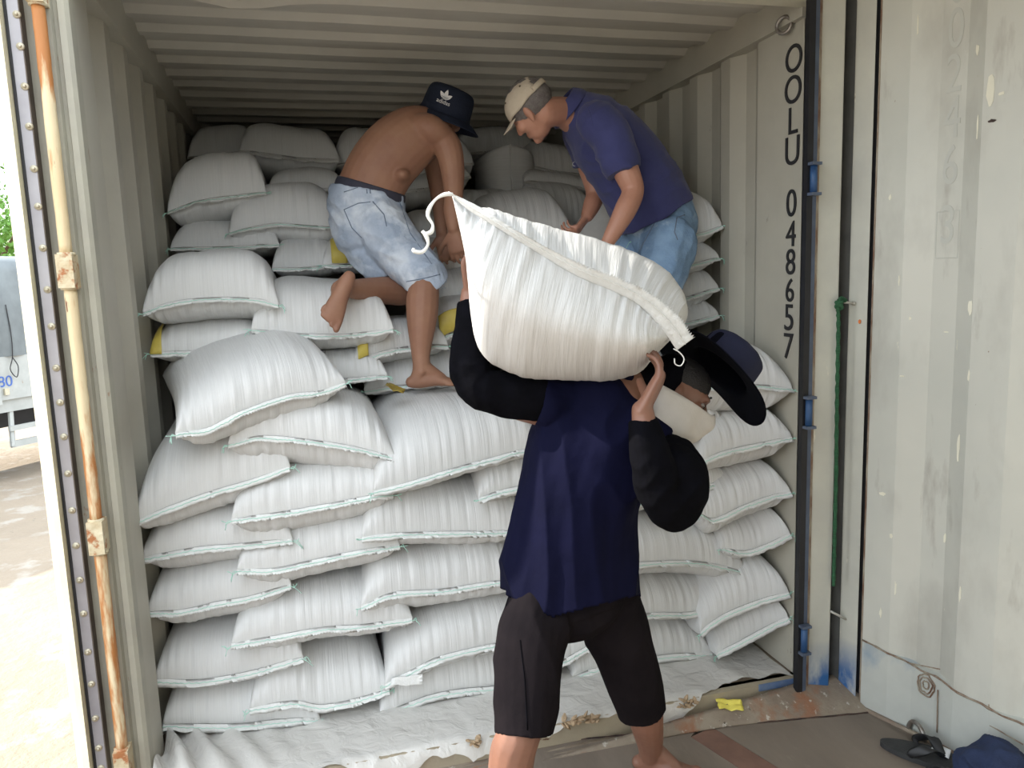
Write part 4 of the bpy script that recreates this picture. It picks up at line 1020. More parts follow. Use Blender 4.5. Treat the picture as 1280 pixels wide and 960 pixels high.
for k in range(2):
    flat_on(hat, 'emblem', [lc-lu*(.007+.005*k)+lx*x_+ln*.0106-lu*y_ for x_, y_ in ((-.016+.003*k, 0), (.016-.003*k, 0), (.016-.003*k, .0014), (-.016+.003*k, .0014))], 'hat_navy')
text_mesh('lettering', 'adidas', .024, 'logo_white', on(553, 131, .86, hat, 0.0)+ln*.008, lx, lu, hat, ext=.0006)

# ------------------------------------------------------------------ man in the navy polo
Bm = empty('person', W(820, 400, .62), 'person in navy polo shirt, jeans and beige cap leaning down by the right wall', 'person')
def bodyB(bm):
    sd_ = Vector((.83, -.15, .50))
    loft(bm, [(W(828, 292, .62), .115, .11), (W(824, 275, .62), .130, .13), (W(810, 245, .62), .145, .15), (W(792, 218, .62), .140, .15), (W(770, 188, .62), .135, .15), (W(745, 160, .62), .115, .15), (W(722, 145, .62), .08, .09)], side=sd_, n=22)
    limb(bm, [(W(757, 160, .46), .066), (W(772, 190, .42), .058), (W(786, 222, .40), .050), (W(791, 240, .39), .044), (W(782, 262, .37), .044), (W(768, 288, .36), .034), (W(760, 302, .36), .027)])
    hand(bm, W(759, 304, .36), Vector((-.25, 0, -1)), Vector((-.8, .5, 0)), thumb=-1, curl=(.4, .5, .4))
    limb(bm, [(W(722, 160, .80), .062), (W(735, 205, .82), .050), (W(744, 240, .82), .042), (W(740, 256, .80), .040), (W(734, 270, .78), .029)])
    hand(bm, W(733, 271, .78), Vector((-.62, -.1, -.75)), Vector((-.5, .4, .5)), thumb=1, curl=(.7, .8, .6), sc_=.95)
    for yy, kx in ((.50, 0), (.76, 0)):
        kn = Vector((1.90, yy-.06, 1.36)); hp = Vector((2.05, yy, 1.72))
        limb(bm, [(hp, .085), (hp.lerp(kn, .5), .080), (kn, .062), (kn+Vector((.08, .16, -.03)), .055), (kn+Vector((.15, .36, -.04)), .034)])
        foot(bm, kn+Vector((.17, .42, -.02)), Vector((0.2, .75, -.5)), Vector((0, -.6, -.8)), .95)
    head(bm, W(666, 137, .58), Vector((-.42, .64, -.55)), Vector((-.66, .12, .72)), W(718, 146, .62), .058)
sculpt('body', bodyB, .0050, 3, 'skin_light', Bm)
def jeansB(bm):
    loft(bm, [(W(822, 262, .62), .150, .150), (W(828, 285, .62), .150, .145), (W(830, 305, .62), .13, .13)], side=Vector((.83, -.15, .50)), n=22, round0=False)
    for yy, kx in ((.50, 0), (.76, 0)):
        kn = Vector((1.90, yy-.06, 1.36)); hp = Vector((2.05, yy, 1.72))
        limb(bm, [(hp, .122), (hp.lerp(kn, .5), .104), (kn, .080), (kn+Vector((.08, .16, -.03)), .072), (kn+Vector((.15, .36, -.04)), .055)], round1=False)
js = sculpt('jeans', jeansB, .006, 3, 'denim_blue', Bm, fold=folds(.006, (9, 9, 12), 8, .0015, 40))
seams(js, [[(824, 268), (812, 290), (795, 322)], [(846, 272), (843, 290), (848, 302)], [(846, 272), (858, 268)]], .0022, 'denim_seam')
def poloB(bm):
    sd_ = Vector((.83, -.15, .50))
    loft(bm, [(W(820, 270, .62), .172, .178), (W(808, 246, .62), .172, .180), (W(792, 220, .62), .166, .180), (W(768, 188, .62), .156, .182), (W(742, 158, .62), .135, .180), (W(722, 140, .62), .090, .11), (W(713, 133, .62), .072, .078)], side=sd_, n=24, round0=False, round1=False)
    limb(bm, [(W(745, 150, .50), .080), (W(760, 168, .46), .084), (W(771, 192, .425), .080), (W(780, 216, .41), .072)], round1=False, n=20)
    limb(bm, [(W(726, 150, .76), .080), (W(728, 175, .80), .080), (W(734, 205, .82), .070)], round1=False, n=20)
po = sculpt('polo_shirt', poloB, .006, 4, 'cloth_polo', Bm, fold=folds(.008, (6, 6, 9), 21, .0012, 40))
# collar
cc = W(708, 133, .62); cn = (W(690, 128, .62)-W(740, 158, .62)).normalized(); cn = (cn+Vector((0, 0, .25))).normalized()
col, _, _ = revolve('collar', cc, cn, [(.094, -.024), (.090, -.005), (.078, .016), (.070, .026), (.066, .012)], 'cloth_polo', po, ref=_r, n=32, th=.003)
seams(po, [[(764, 228), (780, 220), (795, 208)], [(727, 122), (737, 140), (742, 160)]], .0018, 'cloth_polo')
bpy.context.view_layer.update()
p_ = on(718, 205, .5, po, .003); bm = bmesh.new()
tube(bm, [p_+_r*(.008*math.cos(a*.5))+_u*(.009*math.sin(a*.5)) for a in range(13)], .0015, 5); from_bm('chest_emblem', bm, 'logo_white', po, True)
# beige cap with strap opening at the back
hf, hup, hs = basis(Vector((-.42, .64, -.55)), Vector((-.66, .12, .72)))
hcB = W(666, 137, .58)
capc = hcB+hup*.036-hf*.006
def capwob(r_, h_, a):
    x_ = math.cos(a); return (r_*(1+.10*x_*x_), h_)
bm = bmesh.new(); g = []; NA, NH = 48, 14
for i in range(NH+1):
    ph = math.pi/2*i/NH; row = []
    for k in range(NA):
        a = 2*math.pi*k/NA
        rf = .104*math.cos(ph)**.8; rs = .087*math.cos(ph)**.8
        low = .0
        row.append(bm.verts.new(capc+hf*(rf*math.cos(a))+hs*(rs*math.sin(a))+hup*(.082*math.sin(ph)+.002*math.cos(6*a)*math.cos(ph)-.004)))
    g.append(row)
for i in range(NH):
    for k in range(NA):
        a = 2*math.pi*(k+.5)/NA
        back = abs(((a-math.pi+math.pi) % (2*math.pi))-math.pi)      # angle from the back
        if back < .62*math.sqrt(max(0, 1-(((i+.5)/NH)/.52)**2)) and i >= 1: continue
        bm.faces.new((g[i][k], g[i][(k+1) % NA], g[i+1][(k+1) % NA], g[i+1][k]))
cap = from_bm('cap', bm, 'cap_beige', Bm, True); md = cap.modifiers.new('t', 'SOLIDIFY'); md.thickness = .003
bm = bmesh.new(); g = []
for i in range(21):
    a = -1.05+2.1*i/20; row = []
    for j in range(6):
        t_ = j/5; e = .062*math.cos(a*.95)**.7*t_
        row.append(bm.verts.new(capc+hf*(.104*math.cos(a)+e)+hs*(.087*math.sin(a))+hup*(.000-.010*t_-.16*(.087*math.sin(a))**2/.087)))
    g.append(row)
for a_, b_ in zip(g, g[1:]):
    for j in range(5): bm.faces.new((a_[j], b_[j], b_[j+1], a_[j+1]))
br = from_bm('brim', bm, 'cap_beige', cap, True); md = br.modifiers.new('t', 'SOLIDIFY'); md.thickness = .004
bm = bmesh.new()
for i in range(21):
    pass
pts = [capc-hf*(.106*math.cos(a))+hs*(.089*math.sin(a))+hup*.006 for a in [(-.75+1.5*i/16) for i in range(17)]]
tube(bm, pts, .011, 8, .18, side=hup); from_bm('strap', bm, 'cap_beige', cap, True)
for a, ph in ((2.2, .75), (1.15, .8), (0.1, .8), (-1.0, .8), (-2.2, .75)):
    bm = bmesh.new(); p = capc+hf*(.104*math.cos(ph)**.8*math.cos(a))+hs*(.087*math.cos(ph)**.8*math.sin(a))+hup*(.082*math.sin(ph)-.003)
    bmesh.ops.create_uvsphere(bm, u_segments=8, v_segments=6, radius=.0045, matrix=Matrix.Translation(p)); from_bm('eyelet', bm, 'eyelet', cap, True)
# short hair below the cap
bm = bmesh.new(); ell(bm, hcB+hf*-.016+hup*.018, hf, hup, hs, .0925, .068, .0795); ell(bm, hcB+hf*-.010+hup*.034, hf, hup, hs, .098, .087, .0800); from_bm('hair', bm, 'hair_grey', Bm, True)

# ------------------------------------------------------------------ carrier in the foreground
Cm = empty('person', Vector((1.3, -.45, FZ)), 'person in navy T-shirt, sun hat and face mask carrying a white sack', 'person')
hcC = W(843, 496, -.40); fC = Vector((.80, -.30, -.46)); uC = Vector((.46, .10, .84))
tips = {}
def bodyC(bm):
    sx_ = Vector((.94, -.34, 0))
    loft(bm, [(W(716, 740, -.42), .120, .085), (W(712, 715, -.42), .145, .10), (W(716, 670, -.42), .140, .100), (W(725, 610, -.43), .150, .110), (W(745, 550, -.44), .165, .115), (W(765, 505, -.43), .130, .10), (W(780, 490, -.42), .08, .08)], side=sx_, n=24)
    head(bm, hcC, fC, uC, W(790, 497, -.42))
    # his right arm, at the left of the picture
    limb(bm, [(W(690, 510, -.42), .060), (W(640, 500, -.42), .050), (W(592, 482, -.40), .044), (W(587, 450, -.38), .042), (W(588, 390, -.34), .033), (W(588, 366, -.33), .027)])
    tips['r'] = hand(bm, W(589, 364, -.33), Vector((-.06, -.10, 1)), Vector((.75, -.65, 0)), thumb=1, curl=(.25, .45, .4), sc_=1.0)
    # his left arm, at the right of the picture
    limb(bm, [(W(808, 550, -.46), .055), (W(846, 583, -.56), .050), (W(846, 632, -.66), .046), (W(826, 600, -.70), .044), (W(808, 545, -.70), .034), (W(803, 512, -.69), .028)])
    tips['l'] = hand(bm, W(803, 512, -.69), W(830, 462, -.67)-W(803, 512, -.69), Vector((-.75, .5, .5)), thumb=-1, curl=(.30, .55, .50), sc_=1.12, tcurl=.6)
    # legs
    limb(bm, [(W(675, 755, -.46), .075), (W(662, 840, -.54), .075), (W(650, 912, -.60), .060), (W(640, 945, -.60), .062), (W(636, 1010, -.60), .056), (W(640, 1090, -.60), .038), (W(642, 1130, -.60), .036)])
    foot(bm, Vector((W(642, 1130, -.60).x, -.60, FZ+.075)), Vector((.75, -.65, 0)), Vector((0, 0, 1)), side=1)
    limb(bm, [(W(752, 755, -.40), .075), (W(780, 830, -.345), .075), (W(805, 880, -.31), .058), (W(808, 902, -.29), .056), (W(812, 925, -.26), .046), (W(813, 945, -.24), .036)])
    an = W(814, 950, -.24); tips['an'] = an
    foot(bm, Vector((an.x, an.y, FZ+.075)), Vector((.80, -.60, 0)), Vector((0, 0, 1)), side=-1)
    limb(bm, [(an+Vector((0, 0, .05)), .036), (Vector((an.x, an.y, FZ+.075)), .036)])
sculpt('body', bodyC, .0048, 3, 'skin_dark', Cm)
eyes(hcC, fC, uC, Cm)
def tee(bm):
    sx_ = Vector((.94, -.34, 0))
    loft(bm, [(W(714, 775, -.42), .208, .172), (W(711, 735, -.42), .203, .168), (W(712, 680, -.42), .194, .160), (W(720, 620, -.43), .184, .150), (W(742, 560, -.44), .190, .140), (W(762, 515, -.43), .160, .125), (W(780, 492, -.42), .09, .09)], side=sx_, n=28, round0=False)
    limb(bm, [(W(705, 508, -.42), .076), (W(685, 505, -.42), .074), (W(670, 502, -.42), .070)], round1=False, n=18)
    limb(bm, [(W(795, 540, -.46), .080), (W(822, 562, -.50), .074)], round1=False, n=18)
    ell(bm, W(640, 502, -.42), _r, _u, _f, .018, .034, .04)
ts = sculpt('t_shirt', tee, .006, 4, 'cloth_navy', Cm, fold=folds(.013, (9, 9, 3.0), 31, .0015, 25))
# ragged hem: cut the shirt along a slanting line
me = ts.data; bm = bmesh.new(); bm.from_mesh(me)
dead = []
for v in bm.verts:
    d = v.co-CAM; z_ = d.dot(_f); px = 640+CF*d.dot(_r)/z_; py = 480-CF*d.dot(_u)/z_
    lim = 738+ (px-617)*.48 if px < 690 else (773-(px-690)*.26 if px < 800 else 746)
    if v.co.y > -.42: lim -= 6
    if py > lim: dead.append(v)
bmesh.ops.delete(bm, geom=dead, context='VERTS'); bm.to_mesh(me); bm.free(); me.update()
md = ts.modifiers.new('t', 'SOLIDIFY'); md.thickness = .004
def sleeves(bm):
    limb(bm, [(W(670, 498, -.42), .070), (W(630, 492, -.41), .066), (W(597, 482, -.395), .060), (W(589, 462, -.385), .060), (W(588, 420, -.36), .050), (W(588, 378, -.335), .038)], round1=False, n=18)
slv = sculpt('sleeve', sleeves, .005, 4, 'cloth_black', Cm, fold=folds(.004, (14, 14, 14), 41))
def sleeves2(bm):
    limb(bm, [(W(815, 560, -.48), .072), (W(846, 583, -.56), .074), (W(852, 616, -.63), .070), (W(842, 636, -.67), .060), (W(824, 612, -.70), .060), (W(812, 565, -.705), .050), (W(804, 524, -.69), .037)], round1=False, n=18)
    ell(bm, W(842, 603, -.675), _r, _u, _f, .092, .100, .072)
slv2 = sculpt('sleeve', sleeves2, .005, 4, 'cloth_black', Cm, fold=folds(.005, (12, 12, 12), 43))
def shortsC(bm):
    loft(bm, [(W(712, 715, -.42), .172, .125), (W(713, 745, -.42), .180, .130), (W(715, 752, -.42), .165, .120)], side=Vector((.94, -.34, 0)), n=24)
    limb(bm, [(W(676, 762, -.455), .104), (W(665, 795, -.50), .100), (W(660, 840, -.54), .096), (W(656, 918, -.60), .081)], round1=False, n=20)
    limb(bm, [(W(755, 745, -.38), .112), (W(774, 800, -.36), .100), (W(788, 840, -.34), .094), (W(802, 887, -.31), .078)], round1=False, n=20)
so_ = sculpt('shorts', shortsC, .006, 3, 'cloth_shorts', Cm, fold=folds(.006, (9, 9, 5), 51))
seams(so_, [[(650, 800), (656, 850), (660, 925)], [(652, 728), (636, 745), (632, 760)]], .0018, 'cloth_black')
# mask
mc = hcC; mf, mu, ms = basis(fC, uC)
bm = bmesh.new(); g = []
for i in range(25):
    a = -1.5+3.6*i/24; row = []
    for j in range(15):
        t_ = j/14; b = -.004-.112*t_ - .006*math.sin(abs(a)*1.2)
        R_ = .101+.030*math.exp(-(a/.42)**2)*math.exp(-((t_-.28)/.34)**2) - .020*max(0, t_-.75)/.25
        R_ += .004*math.sin(t_*9+abs(a)*3)*min(1, abs(a)) + .045*max(0, a-.9); b += -.030*max(0, a-.9)*t_
        row.append(bm.verts.new(mc+mf*(R_*math.cos(a)*1.02+.012)+ms*(R_*.92*math.sin(a))+mu*(b+.012*math.exp(-(a/.3)**2)*(1-t_))))
    g.append(row)
for a_, b_ in zip(g, g[1:]):
    for j in range(14): bm.faces.new((a_[j], b_[j], b_[j+1], a_[j+1]))
mk = from_bm('face_mask', bm, 'mask_cloth', Cm, True); md = mk.modifiers.new('t', 'SOLIDIFY'); md.thickness = .003
bm = bmesh.new()
for g_ in (-1, 1):
    e = mc+ms*g_*.080-mf*.004
    for b in (-.020, -.090):
        tube(bm, [mc+mf*.030+ms*g_*.086+mu*b, e+mu*(b*.5)+ms*g_*.006, e-mf*.016+mu*.004], .0014, 5)
from_bm('ear_loop', bm, 'paper_white', mk, True)
# hat
hax = (_r*.66+_u*.70+_f*.13).normalized(); hcc = W(898, 465, -.41)
def hwob(r_, h_, a):
    return (r_*(1+.03*math.sin(2*a+.6)), h_-(.020*math.cos(2*a+.4)+.010*math.sin(3*a))*max(0, (r_-.1)/.09))
hatC, hx, hy = revolve('sun_hat', hcc, hax, [(.190, -.018), (.165, -.010), (.130, -.002), (.101, .006), (.096, .030), (.093, .060), (.088, .082), (.070, .096), (.03, .100), (.004, .100)], 'hat_black', Cm, ref=_r, wob=hwob, th=.004)
crown, _, _ = revolve('crown', hcc+hax*.003, hax, [(.103, .010), (.099, .030), (.096, .060), (.091, .083), (.072, .098), (.03, .102), (.004, .102)], 'hat_blue', hatC, ref=_r, th=.002, wob=lambda r_, h_, a: (r_*(1+.012*math.sin(11*a)), h_))
bm = bmesh.new(); ell(bm, hcC-mf*.036+mu*.022, mf, mu, ms, .078, .080, .0785); ell(bm, hcC-mf*.008+mu*.056, mf, mu, ms, .096, .068, .0800); from_bm('hair', bm, 'hair_black', Cm, True)
# head scarf under the hat: dark cloth over ear and neck
def scarf(bm):
    loft(bm, [(W(795, 500, -.42), .070, .070), (W(808, 488, -.42), .070, .075), (W(826, 474, -.40), .060, .075), (W(840, 462, -.39), .05, .07)], side=_u, n=16)
sculpt('head_scarf', scarf, .006, 3, 'cloth_black', Cm)

# ------------------------------------------------------------------ the sack being carried
root = empty('rice_sack', W(720, 400, -.50), 'bright white sack with a long frayed hem, carried by the person in the sun hat', 'sack')
# stations: seam, top crest, back, bottom, front belly  (px, py, Y)
ST = [((566, 247, -.60), (565, 245, -.58), (566, 248, -.56), (567, 252, -.57), (567, 251, -.60)),
      ((585, 268, -.62), (588, 256, -.52), (592, 270, -.40), (583, 322, -.48), (581, 300, -.62)),
      ((619, 286, -.64), (622, 263, -.50), (640, 300, -.28), (600, 432, -.44), (600, 360, -.665)),
      ((666, 314, -.65), (672, 279, -.48), (690, 320, -.20), (648, 465, -.42), (650, 400, -.685)),
      ((720, 346, -.66), (722, 292, -.46), (735, 340, -.16), (705, 471, -.42), (705, 420, -.695)),
      ((767, 365, -.665), (778, 309, -.46), (785, 350, -.18), (760, 472, -.44), (758, 432, -.70)),
      ((800, 384, -.67), (826, 333, -.48), (825, 370, -.26), (800, 463, -.48), (800, 435, -.70)),
      ((822, 400, -.67), (848, 358, -.52), (852, 385, -.38), (818, 445, -.54), (818, 430, -.69)),
      ((838, 414, -.66), (857, 380, -.57), (858, 400, -.50), (838, 425, -.58), (836, 424, -.66))]
ST = [[W(*p) for p in s] for s in ST]
NS, NK = 96, 72
cols = [crv([tuple(s[k]) for s in ST], NS//8) for k in range(5)]
vs = []; uv_ = []
for i in range(len(cols[0])):
    q = [Vector(cols[k][i]) for k in range(5)]
    loop = [q[0], q[1], q[2], q[3], q[4]]
    P5 = [loop[(j) % 5] for j in range(-1, 7)]
    cen = sum(loop, Vector())/5
    u = i/(len(cols[0])-1)
    for k in range(NK):
        t_ = k/NK*5; j = int(t_); f_ = t_-j; a, b, c, d = P5[j], P5[j+1], P5[j+2], P5[j+3]
        # sharper crease at the seam (j == 0)
        p = 0.5*((2*b)+(-a+c)*f_+(2*a-5*b+4*c-d)*f_*f_+(-a+3*b-3*c+d)*f_**3)
        sd_ = min(k, NK-k)/NK
        nrm_ = (p-cen).normalized()
        g_ = math.exp(-sd_/.10)
        w1 = noise.noise(Vector((u*46+sd_*6, sd_*2.2, .4)))+.6*noise.noise(Vector((u*95+sd_*9, sd_*3, 2.)))
        w2 = noise.noise(Vector((u*13, sd_*4, 4.)))
        e_ = min(1, 6*min(u, 1-u))
        p = p+nrm_*((w1*(.0060*g_+.0030)+w2*.0025)*e_)
        vs.append(p); uv_.append((u*.9, sd_*1.2))
fc = []
R_ = len(cols[0])
for i in range(R_-1):
    for k in range(NK): fc.append((i*NK+k, (i+1)*NK+k, (i+1)*NK+(k+1) % NK, i*NK+(k+1) % NK))
fc.append(tuple(range(NK))); fc.append(tuple((R_-1)*NK+k for k in range(NK))[::-1])
bd = from_py('sack_body', vs, fc, 'sack_cloth', root, True)
uvl = bd.data.uv_layers.new(name='UVMap'); li = np.empty(len(bd.data.loops), dtype=np.int32); bd.data.loops.foreach_get('vertex_index', li)
uvl.data.foreach_set('uv', np.array(uv_, dtype=np.float32)[li].ravel())
# broad hem from ear to ear with a pinked edge
inn = crv([W(*p) for p in ((561, 241, -.60), (585, 262, -.625), (619, 283, -.645), (666, 312, -.655), (720, 344, -.665), (767, 364, -.67), (800, 382, -.675), (828, 412, -.675), (846, 438, -.67))], 24)
out_ = crv([W(*p) for p in ((560, 240, -.61), (598, 258, -.64), (640, 284, -.665), (690, 312, -.68), (735, 332, -.69), (780, 348, -.69), (815, 366, -.69), (846, 390, -.69), (869, 421, -.69))], 24)
bm = bmesh.new(); rr = []
for i, (a, b) in enumerate(zip(inn, out_)):
    a, b = Vector(a), Vector(b); w_ = (b-a); t_ = i/(len(inn)-1)
    z_ = .0075 if i % 2 and t_ > .25 else 0
    wob = Vector((0, -1, 0))*(.006*noise.noise(Vector((t_*18, 0, 3)))+.003*noise.noise(Vector((t_*50, 0, 3))))
    q = [a-_f*.001, a+w_*.35+wob*.6, a+w_*.7-wob*.4, b-w_.normalized()*z_+wob]
    n_ = Vector((0, -1, .3)).normalized()*.0011
    rr.append([bm.verts.new(x_+o_) for o_ in (n_, -n_) for x_ in q])
for a, b in zip(rr, rr[1:]):
    for k in range(3): bm.faces.new((a[k], b[k], b[k+1], a[k+1])); bm.faces.new((a[k+4], a[k+5], b[k+5], b[k+4]))
    bm.faces.new((a[3], b[3], b[7], a[7])); bm.faces.new((a[0], a[4], b[4], b[0]))
for r_ in (rr[0], rr[-1]): bm.faces.new((r_[0], r_[1], r_[2], r_[3], r_[7], r_[6], r_[5], r_[4]))
from_bm('hem', bm, 'sack_hem', root, True)
bm = bmesh.new(); tube(bm, [Vector(a).lerp(Vector(b), .45)-_f*.004+_u*(.0012*math.sin(i*1.7)) for i, (a, b) in enumerate(zip(inn, out_))], .0013, 5); from_bm('stitching', bm, 'thread_white', root, True)
# loose end of string at the upper left ear, curl at the lower right one
pts = [(566, 243), (556, 243), (545, 249), (537, 260), (535, 270), (541, 281), (539, 290), (531, 292), (528, 289), (533, 295), (535, 306), (528, 315), (518, 314), (517, 310)]
tube_obj('string', [W(x_, y_, -.61) for x_, y_ in pts], [.0042+.0012*math.sin(i*2.3) for i in range(len(pts))], 'thread_white', root, 7, 5)
pts = [(842, 436), (850, 441), (855, 449), (851, 457), (844, 455), (843, 448)]
tube_obj('string', [W(x_, y_, -.70) for x_, y_ in pts], .0016, 'thread_white', root, 6, 5)

# ------------------------------------------------------------------ flip-flops, tag and navy bag in the corner
def flipflop(name, heel, toe, label, w=.056, zt=0.0):
    t_ = (toe-heel); L_ = t_.length; t_.normalize(); s = Vector((t_.y, -t_.x, 0)); r_ = empty(name, (heel+toe)/2, label, 'flip-flop', 'flip-flops by the wall')
    ol = []
    for k in range(40):
        a = 2*math.pi*k/40; u_ = .5-.5*math.cos(a); sg = 1 if math.sin(a) >= 0 else -1
        wd_ = w*(0.78+.22*math.sin((u_-.25)*math.pi))*(max(0, 1-abs(2*u_-1)**3.2))**.5
        ol.append(heel+t_*(u_*L_)+s*(sg*wd_))
    bm = bmesh.new(); b0 = [bm.verts.new(p+Vector((0, 0, zt+.002))) for p in ol]; b1 = [bm.verts.new(p+Vector((0, 0, zt+.020))) for p in ol]; cc_ = (heel+toe)/2
    bm.faces.new(b1); bm.faces.new(b0[::-1])
    for k in range(40): bm.faces.new((b0[k], b0[(k+1) % 40], b1[(k+1) % 40], b1[k]))
    from_bm('sole', bm, 'flipflop', r_, False, .003)
    tp = heel+t_*(L_*.80)+Vector((0, 0, zt+.018))
    for sg in (-1, 1):
        bk = heel+t_*(L_*.42)+s*(sg*w*.88)+Vector((0, 0, zt+.016))
        pts = crv([tp, tp+Vector((0, 0, .020))-t_*.02+s*sg*.008, tp.lerp(bk, .5)+Vector((0, 0, .042))+s*sg*.014, bk+Vector((0, 0, .018))+s*sg*.004, bk], 5)
        bm = bmesh.new(); n_ = len(pts); tube(bm, pts, [.006+.012*math.sin(math.pi*i/(n_-1)) for i in range(n_)], 8, .25, side=t_); from_bm('strap', bm, 'strap_black', r_, True)
    return r_
flipflop('flip_flop', WZ(1100, 931, FZ), WZ(1204, 962, FZ), 'black flip-flop nearest the jamb, its whole sole showing beside the lashing ring')
flipflop('flip_flop', WZ(1122, 978, FZ), WZ(1222, 1000, FZ), 'black flip-flop cut by the picture\'s lower edge, in front of the other')
o = sheet('paper_tag', [WZ(1164, 936, FZ+.03), WZ(1186, 949, FZ+.03), WZ(1189, 938, FZ+.04), WZ(1168, 928, FZ+.04)], 'paper_white', amp=.002, n=6); o['label'] = 'small white paper tag lying between the flip-flops and the navy cloth bag'; o['category'] = 'paper'
def bagN(bm):
    c = WZ(1245, 962, FZ+.085)
    ell(bm, c, Vector((1, 0, 0)), Vector((0, 0, 1)), Vector((0, 1, 0)), .085, .095, .10)
    ell(bm, c+Vector((-.055, .02, .0)), Vector((1, 0, 0)), Vector((0, 0, 1)), Vector((0, 1, 0)), .055, .08, .07)
    ell(bm, c+Vector((.05, -.03, .0)), Vector((1, 0, 0)), Vector((0, 0, 1)), Vector((0, 1, 0)), .07, .06, .09)
o = sculpt('cloth_bag', bagN, .005, 4, 'bag_navy', None, fold=folds(.014, (14, 14, 14), 61, .003, 40)); o['label'] = 'crumpled navy cloth bag slumped at the foot of the right wall'; o['category'] = 'bag'

# ------------------------------------------------------------------ outdoors at the left: ground, lorry, trees
GZ = -1.30
bm = bmesh.new(); NG = 120; g = []
for i in range(NG+1):
    row = []
    for j in range(NG+1):
        x = -40+44*(i/NG)**.8 if True else 0; y = -4+64*(j/NG)**1.8
        z = GZ+.05*noise.noise(Vector((x*.35, y*.35, 0)))+.015*noise.noise(Vector((x*2, y*2, 3)))
        row.append(bm.verts.new((x, y, z)))
    g.append(row)
for a, b in zip(g, g[1:]):
    for j in range(NG): bm.faces.new((a[j], b[j], b[j+1], a[j+1]))
struct(from_bm('ground', bm, 'dirt', None, True))
struct(slab('ground_apron', [Vector((30, -30, GZ-.06)), Vector((30, 60, GZ-.06)), Vector((-60, 60, GZ-.06)), Vector((-60, -30, GZ-.06))], .1, 'dirt', bev=0))
# lorry: local frame, x along its side (towards the right of the picture), y away, z up
To = WZ(20, 600, GZ); Tx = Vector((.60, .80, 0)).normalized(); Ty = Vector((-Tx.y, Tx.x, 0))
lor = empty('lorry', To, 'white cargo lorry with a grey tarpaulin cover parked outdoors at the left', 'lorry')
def T(x, y, z): return Vector((To.x, To.y, GZ))+Tx*x+Ty*y+Vector((0, 0, z))
TM = Matrix(((Tx.x, Ty.x, 0, To.x), (Tx.y, Ty.y, 0, To.y), (0, 0, 1, GZ), (0, 0, 0, 1)))
def tb(name, lo, hi, m, parent=lor, bevel=.01): return box(name, lo, hi, m, parent, bevel, TM)
X0, X1 = -4.5, 3.2
sb = tb('side_board', (X0, .0, 1.28), (X1, 2.3, 1.95), 'truck_white')
for k in range(8):
    x = X0+.35+k*1.0
    tb('board_post', (x, -.035, 1.22), (x+.07, 0.0, 1.98), 'truck_white', sb); tb('latch', (x+.13, -.04, 1.36), (x+.20, -.002, 1.46), 'bolt_metal', sb)
tb('bed_frame', (X0, .05, 1.08), (X1, 2.25, 1.28), 'truck_white')
bm = bmesh.new(); prof = [(0.0, 1.95), (-.01, 2.5), (.0, 3.25), (.10, 3.42), (.6, 3.52), (1.15, 3.55), (1.7, 3.52), (2.2, 3.42), (2.3, 3.25), (2.31, 2.5), (2.3, 1.95)]
g = []
for i in range(81):
    x = X0+(X1-X0)*i/80
    g.append([bm.verts.new(T(x, y_+(.035*math.sin(x*9+z_*1.3)+.03*noise.noise(Vector((x*3, z_*2, 1))))*(1 if y_ < 1 else -1)*(1 if z_ < 3.3 else .2), z_)) for y_, z_ in prof])
for a, b in zip(g, g[1:]):
    for j in range(len(prof)-1): bm.faces.new((a[j], b[j], b[j+1], a[j+1]))
for e in (g[0], g[-1]): bm.faces.new(e if e is g[0] else e[::-1])
tp = from_bm('tarpaulin', bm, 'tarp', lor, True)
for k in range(9):
    x = X0+.4+k*.85
    bm = bmesh.new(); tube(bm, crv([T(x, -.05, 2.75), T(x+.02, -.06, 2.3), T(x, -.06, 1.95), T(x-.06, -.06, 1.75), T(x+.02, -.07, 1.62), T(x+.07, -.06, 1.78), T(x, -.06, 1.93)], 5), .008, 5); from_bm('tie_rope', bm, 'rubber_gap_black', tp, True)
for x in (-1.2, .9, 2.6):
    gd = tb('side_guard', (x-.9, -.02, .52), (x+.9, .03, .62), 'truck_white'); 
    tb('guard_rail', (x-.9, -.02, .78), (x+.9, .03, .86), 'truck_white', gd)
    for xx in (-.88, .82):
        bm = bmesh.new(); tube(bm, [T(x+xx+.1, .1, 1.1), T(x+xx, 0, .54)], .04, 6); from_bm('guard_strut', bm, 'truck_white', gd)
tb('chassis', (X0, .8, .72), (X1, 1.5, 1.06), 'truck_dark')
for x in (-.95, -2.6, 2.95):
    for yy in (.12, 1.95):
        bm = bmesh.new(); c = T(x, yy, .50)
        tube(bm, [c-Ty*.0, c+Ty*.04, c+Ty*.26, c+Ty*.30], [.46, .50, .50, .46], 36); w_ = from_bm('wheel', bm, 'tyre', lor, True)
        bm = bmesh.new(); tube(bm, [c-Ty*.02, c+Ty*.05], [.17, .26], 24); from_bm('rim', bm, 'truck_white', w_, True)
def pxof(p):
    d = p-CAM; return 640+CF*d.dot(_r)/d.dot(_f), 480-CF*d.dot(_u)/d.dot(_f)
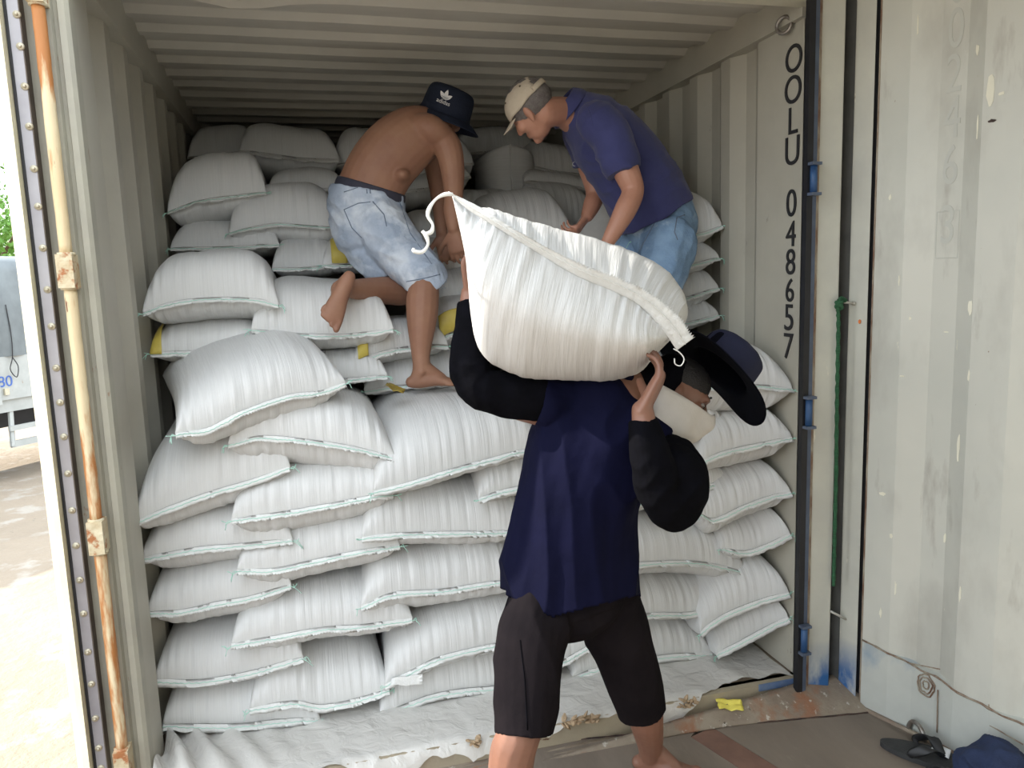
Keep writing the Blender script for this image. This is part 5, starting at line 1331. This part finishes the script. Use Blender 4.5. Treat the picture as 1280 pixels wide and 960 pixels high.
tx_ = min([i*.02 for i in range(-200, 150)], key=lambda q: abs(pxof(T(q, 0, 1.5))[0]-0))
text_mesh('lettering', '0.80', .24, 'truck_blue', T(tx_, -.004, 1.44), Tx, Vector((0, 0, 1)), sb, ext=.003)
# trees beyond the lorry
def tree(loc, h, r, label, seed, n=5200):
    r_ = random.Random(seed); t_ = empty('tree', loc, label, 'tree', None)
    bm = bmesh.new(); tube(bm, [loc, loc+Vector((.1, 0, h*.35)), loc+Vector((-.1, .1, h*.7))], [.22, .16, .08], 10)
    for k in range(7):
        a = k*2.4; tube(bm, [loc+Vector((0, 0, h*(.3+.05*k))), loc+Vector((math.cos(a)*r*.5, math.sin(a)*r*.5, h*(.5+.05*k))), loc+Vector((math.cos(a)*r*.8, math.sin(a)*r*.8, h*(.6+.05*k)))], [.07, .04, .015], 6)
    from_bm('trunk', bm, 'bark', t_, True)
    cl = [(loc+Vector((r_.uniform(-.7, .7)*r, r_.uniform(-.7, .7)*r, h*r_.uniform(.32, .95))), r*r_.uniform(.25, .5)) for _ in range(26)]
    vs, fs_ = [], []
    for _ in range(n):
        c, q = r_.choice(cl); d = Vector((r_.gauss(0, 1), r_.gauss(0, 1), r_.gauss(0, 1))).normalized()*q*r_.uniform(.6, 1.05); p = c+d
        s = r_.uniform(.06, .13); a = Vector((r_.uniform(-1, 1), r_.uniform(-1, 1), r_.uniform(-1, 1))).normalized(); b = a.cross(Vector((r_.uniform(-1, 1), r_.uniform(-1, 1), r_.uniform(-1, 1)))).normalized()
        k = len(vs); vs += [p-a*s, p+b*s*.45, p+a*s, p-b*s*.45]; fs_.append((k, k+1, k+2, k+3))
    from_py('foliage', vs, fs_, 'leaf', t_)
tl_ = WZ(5, 420, GZ)
for (px, dist, h, r, lab, sd_) in ((-12, 26, 6.6, 2.6, 'leafy green tree showing over the lorry\'s tarpaulin', 3), (30, 36, 5.6, 2.2, 'lower green tree behind, beside the cream door edge', 4)):
    p = W(px, 300, dist-2.43); tree(Vector((p.x, p.y, GZ)), h, r, lab, sd_)
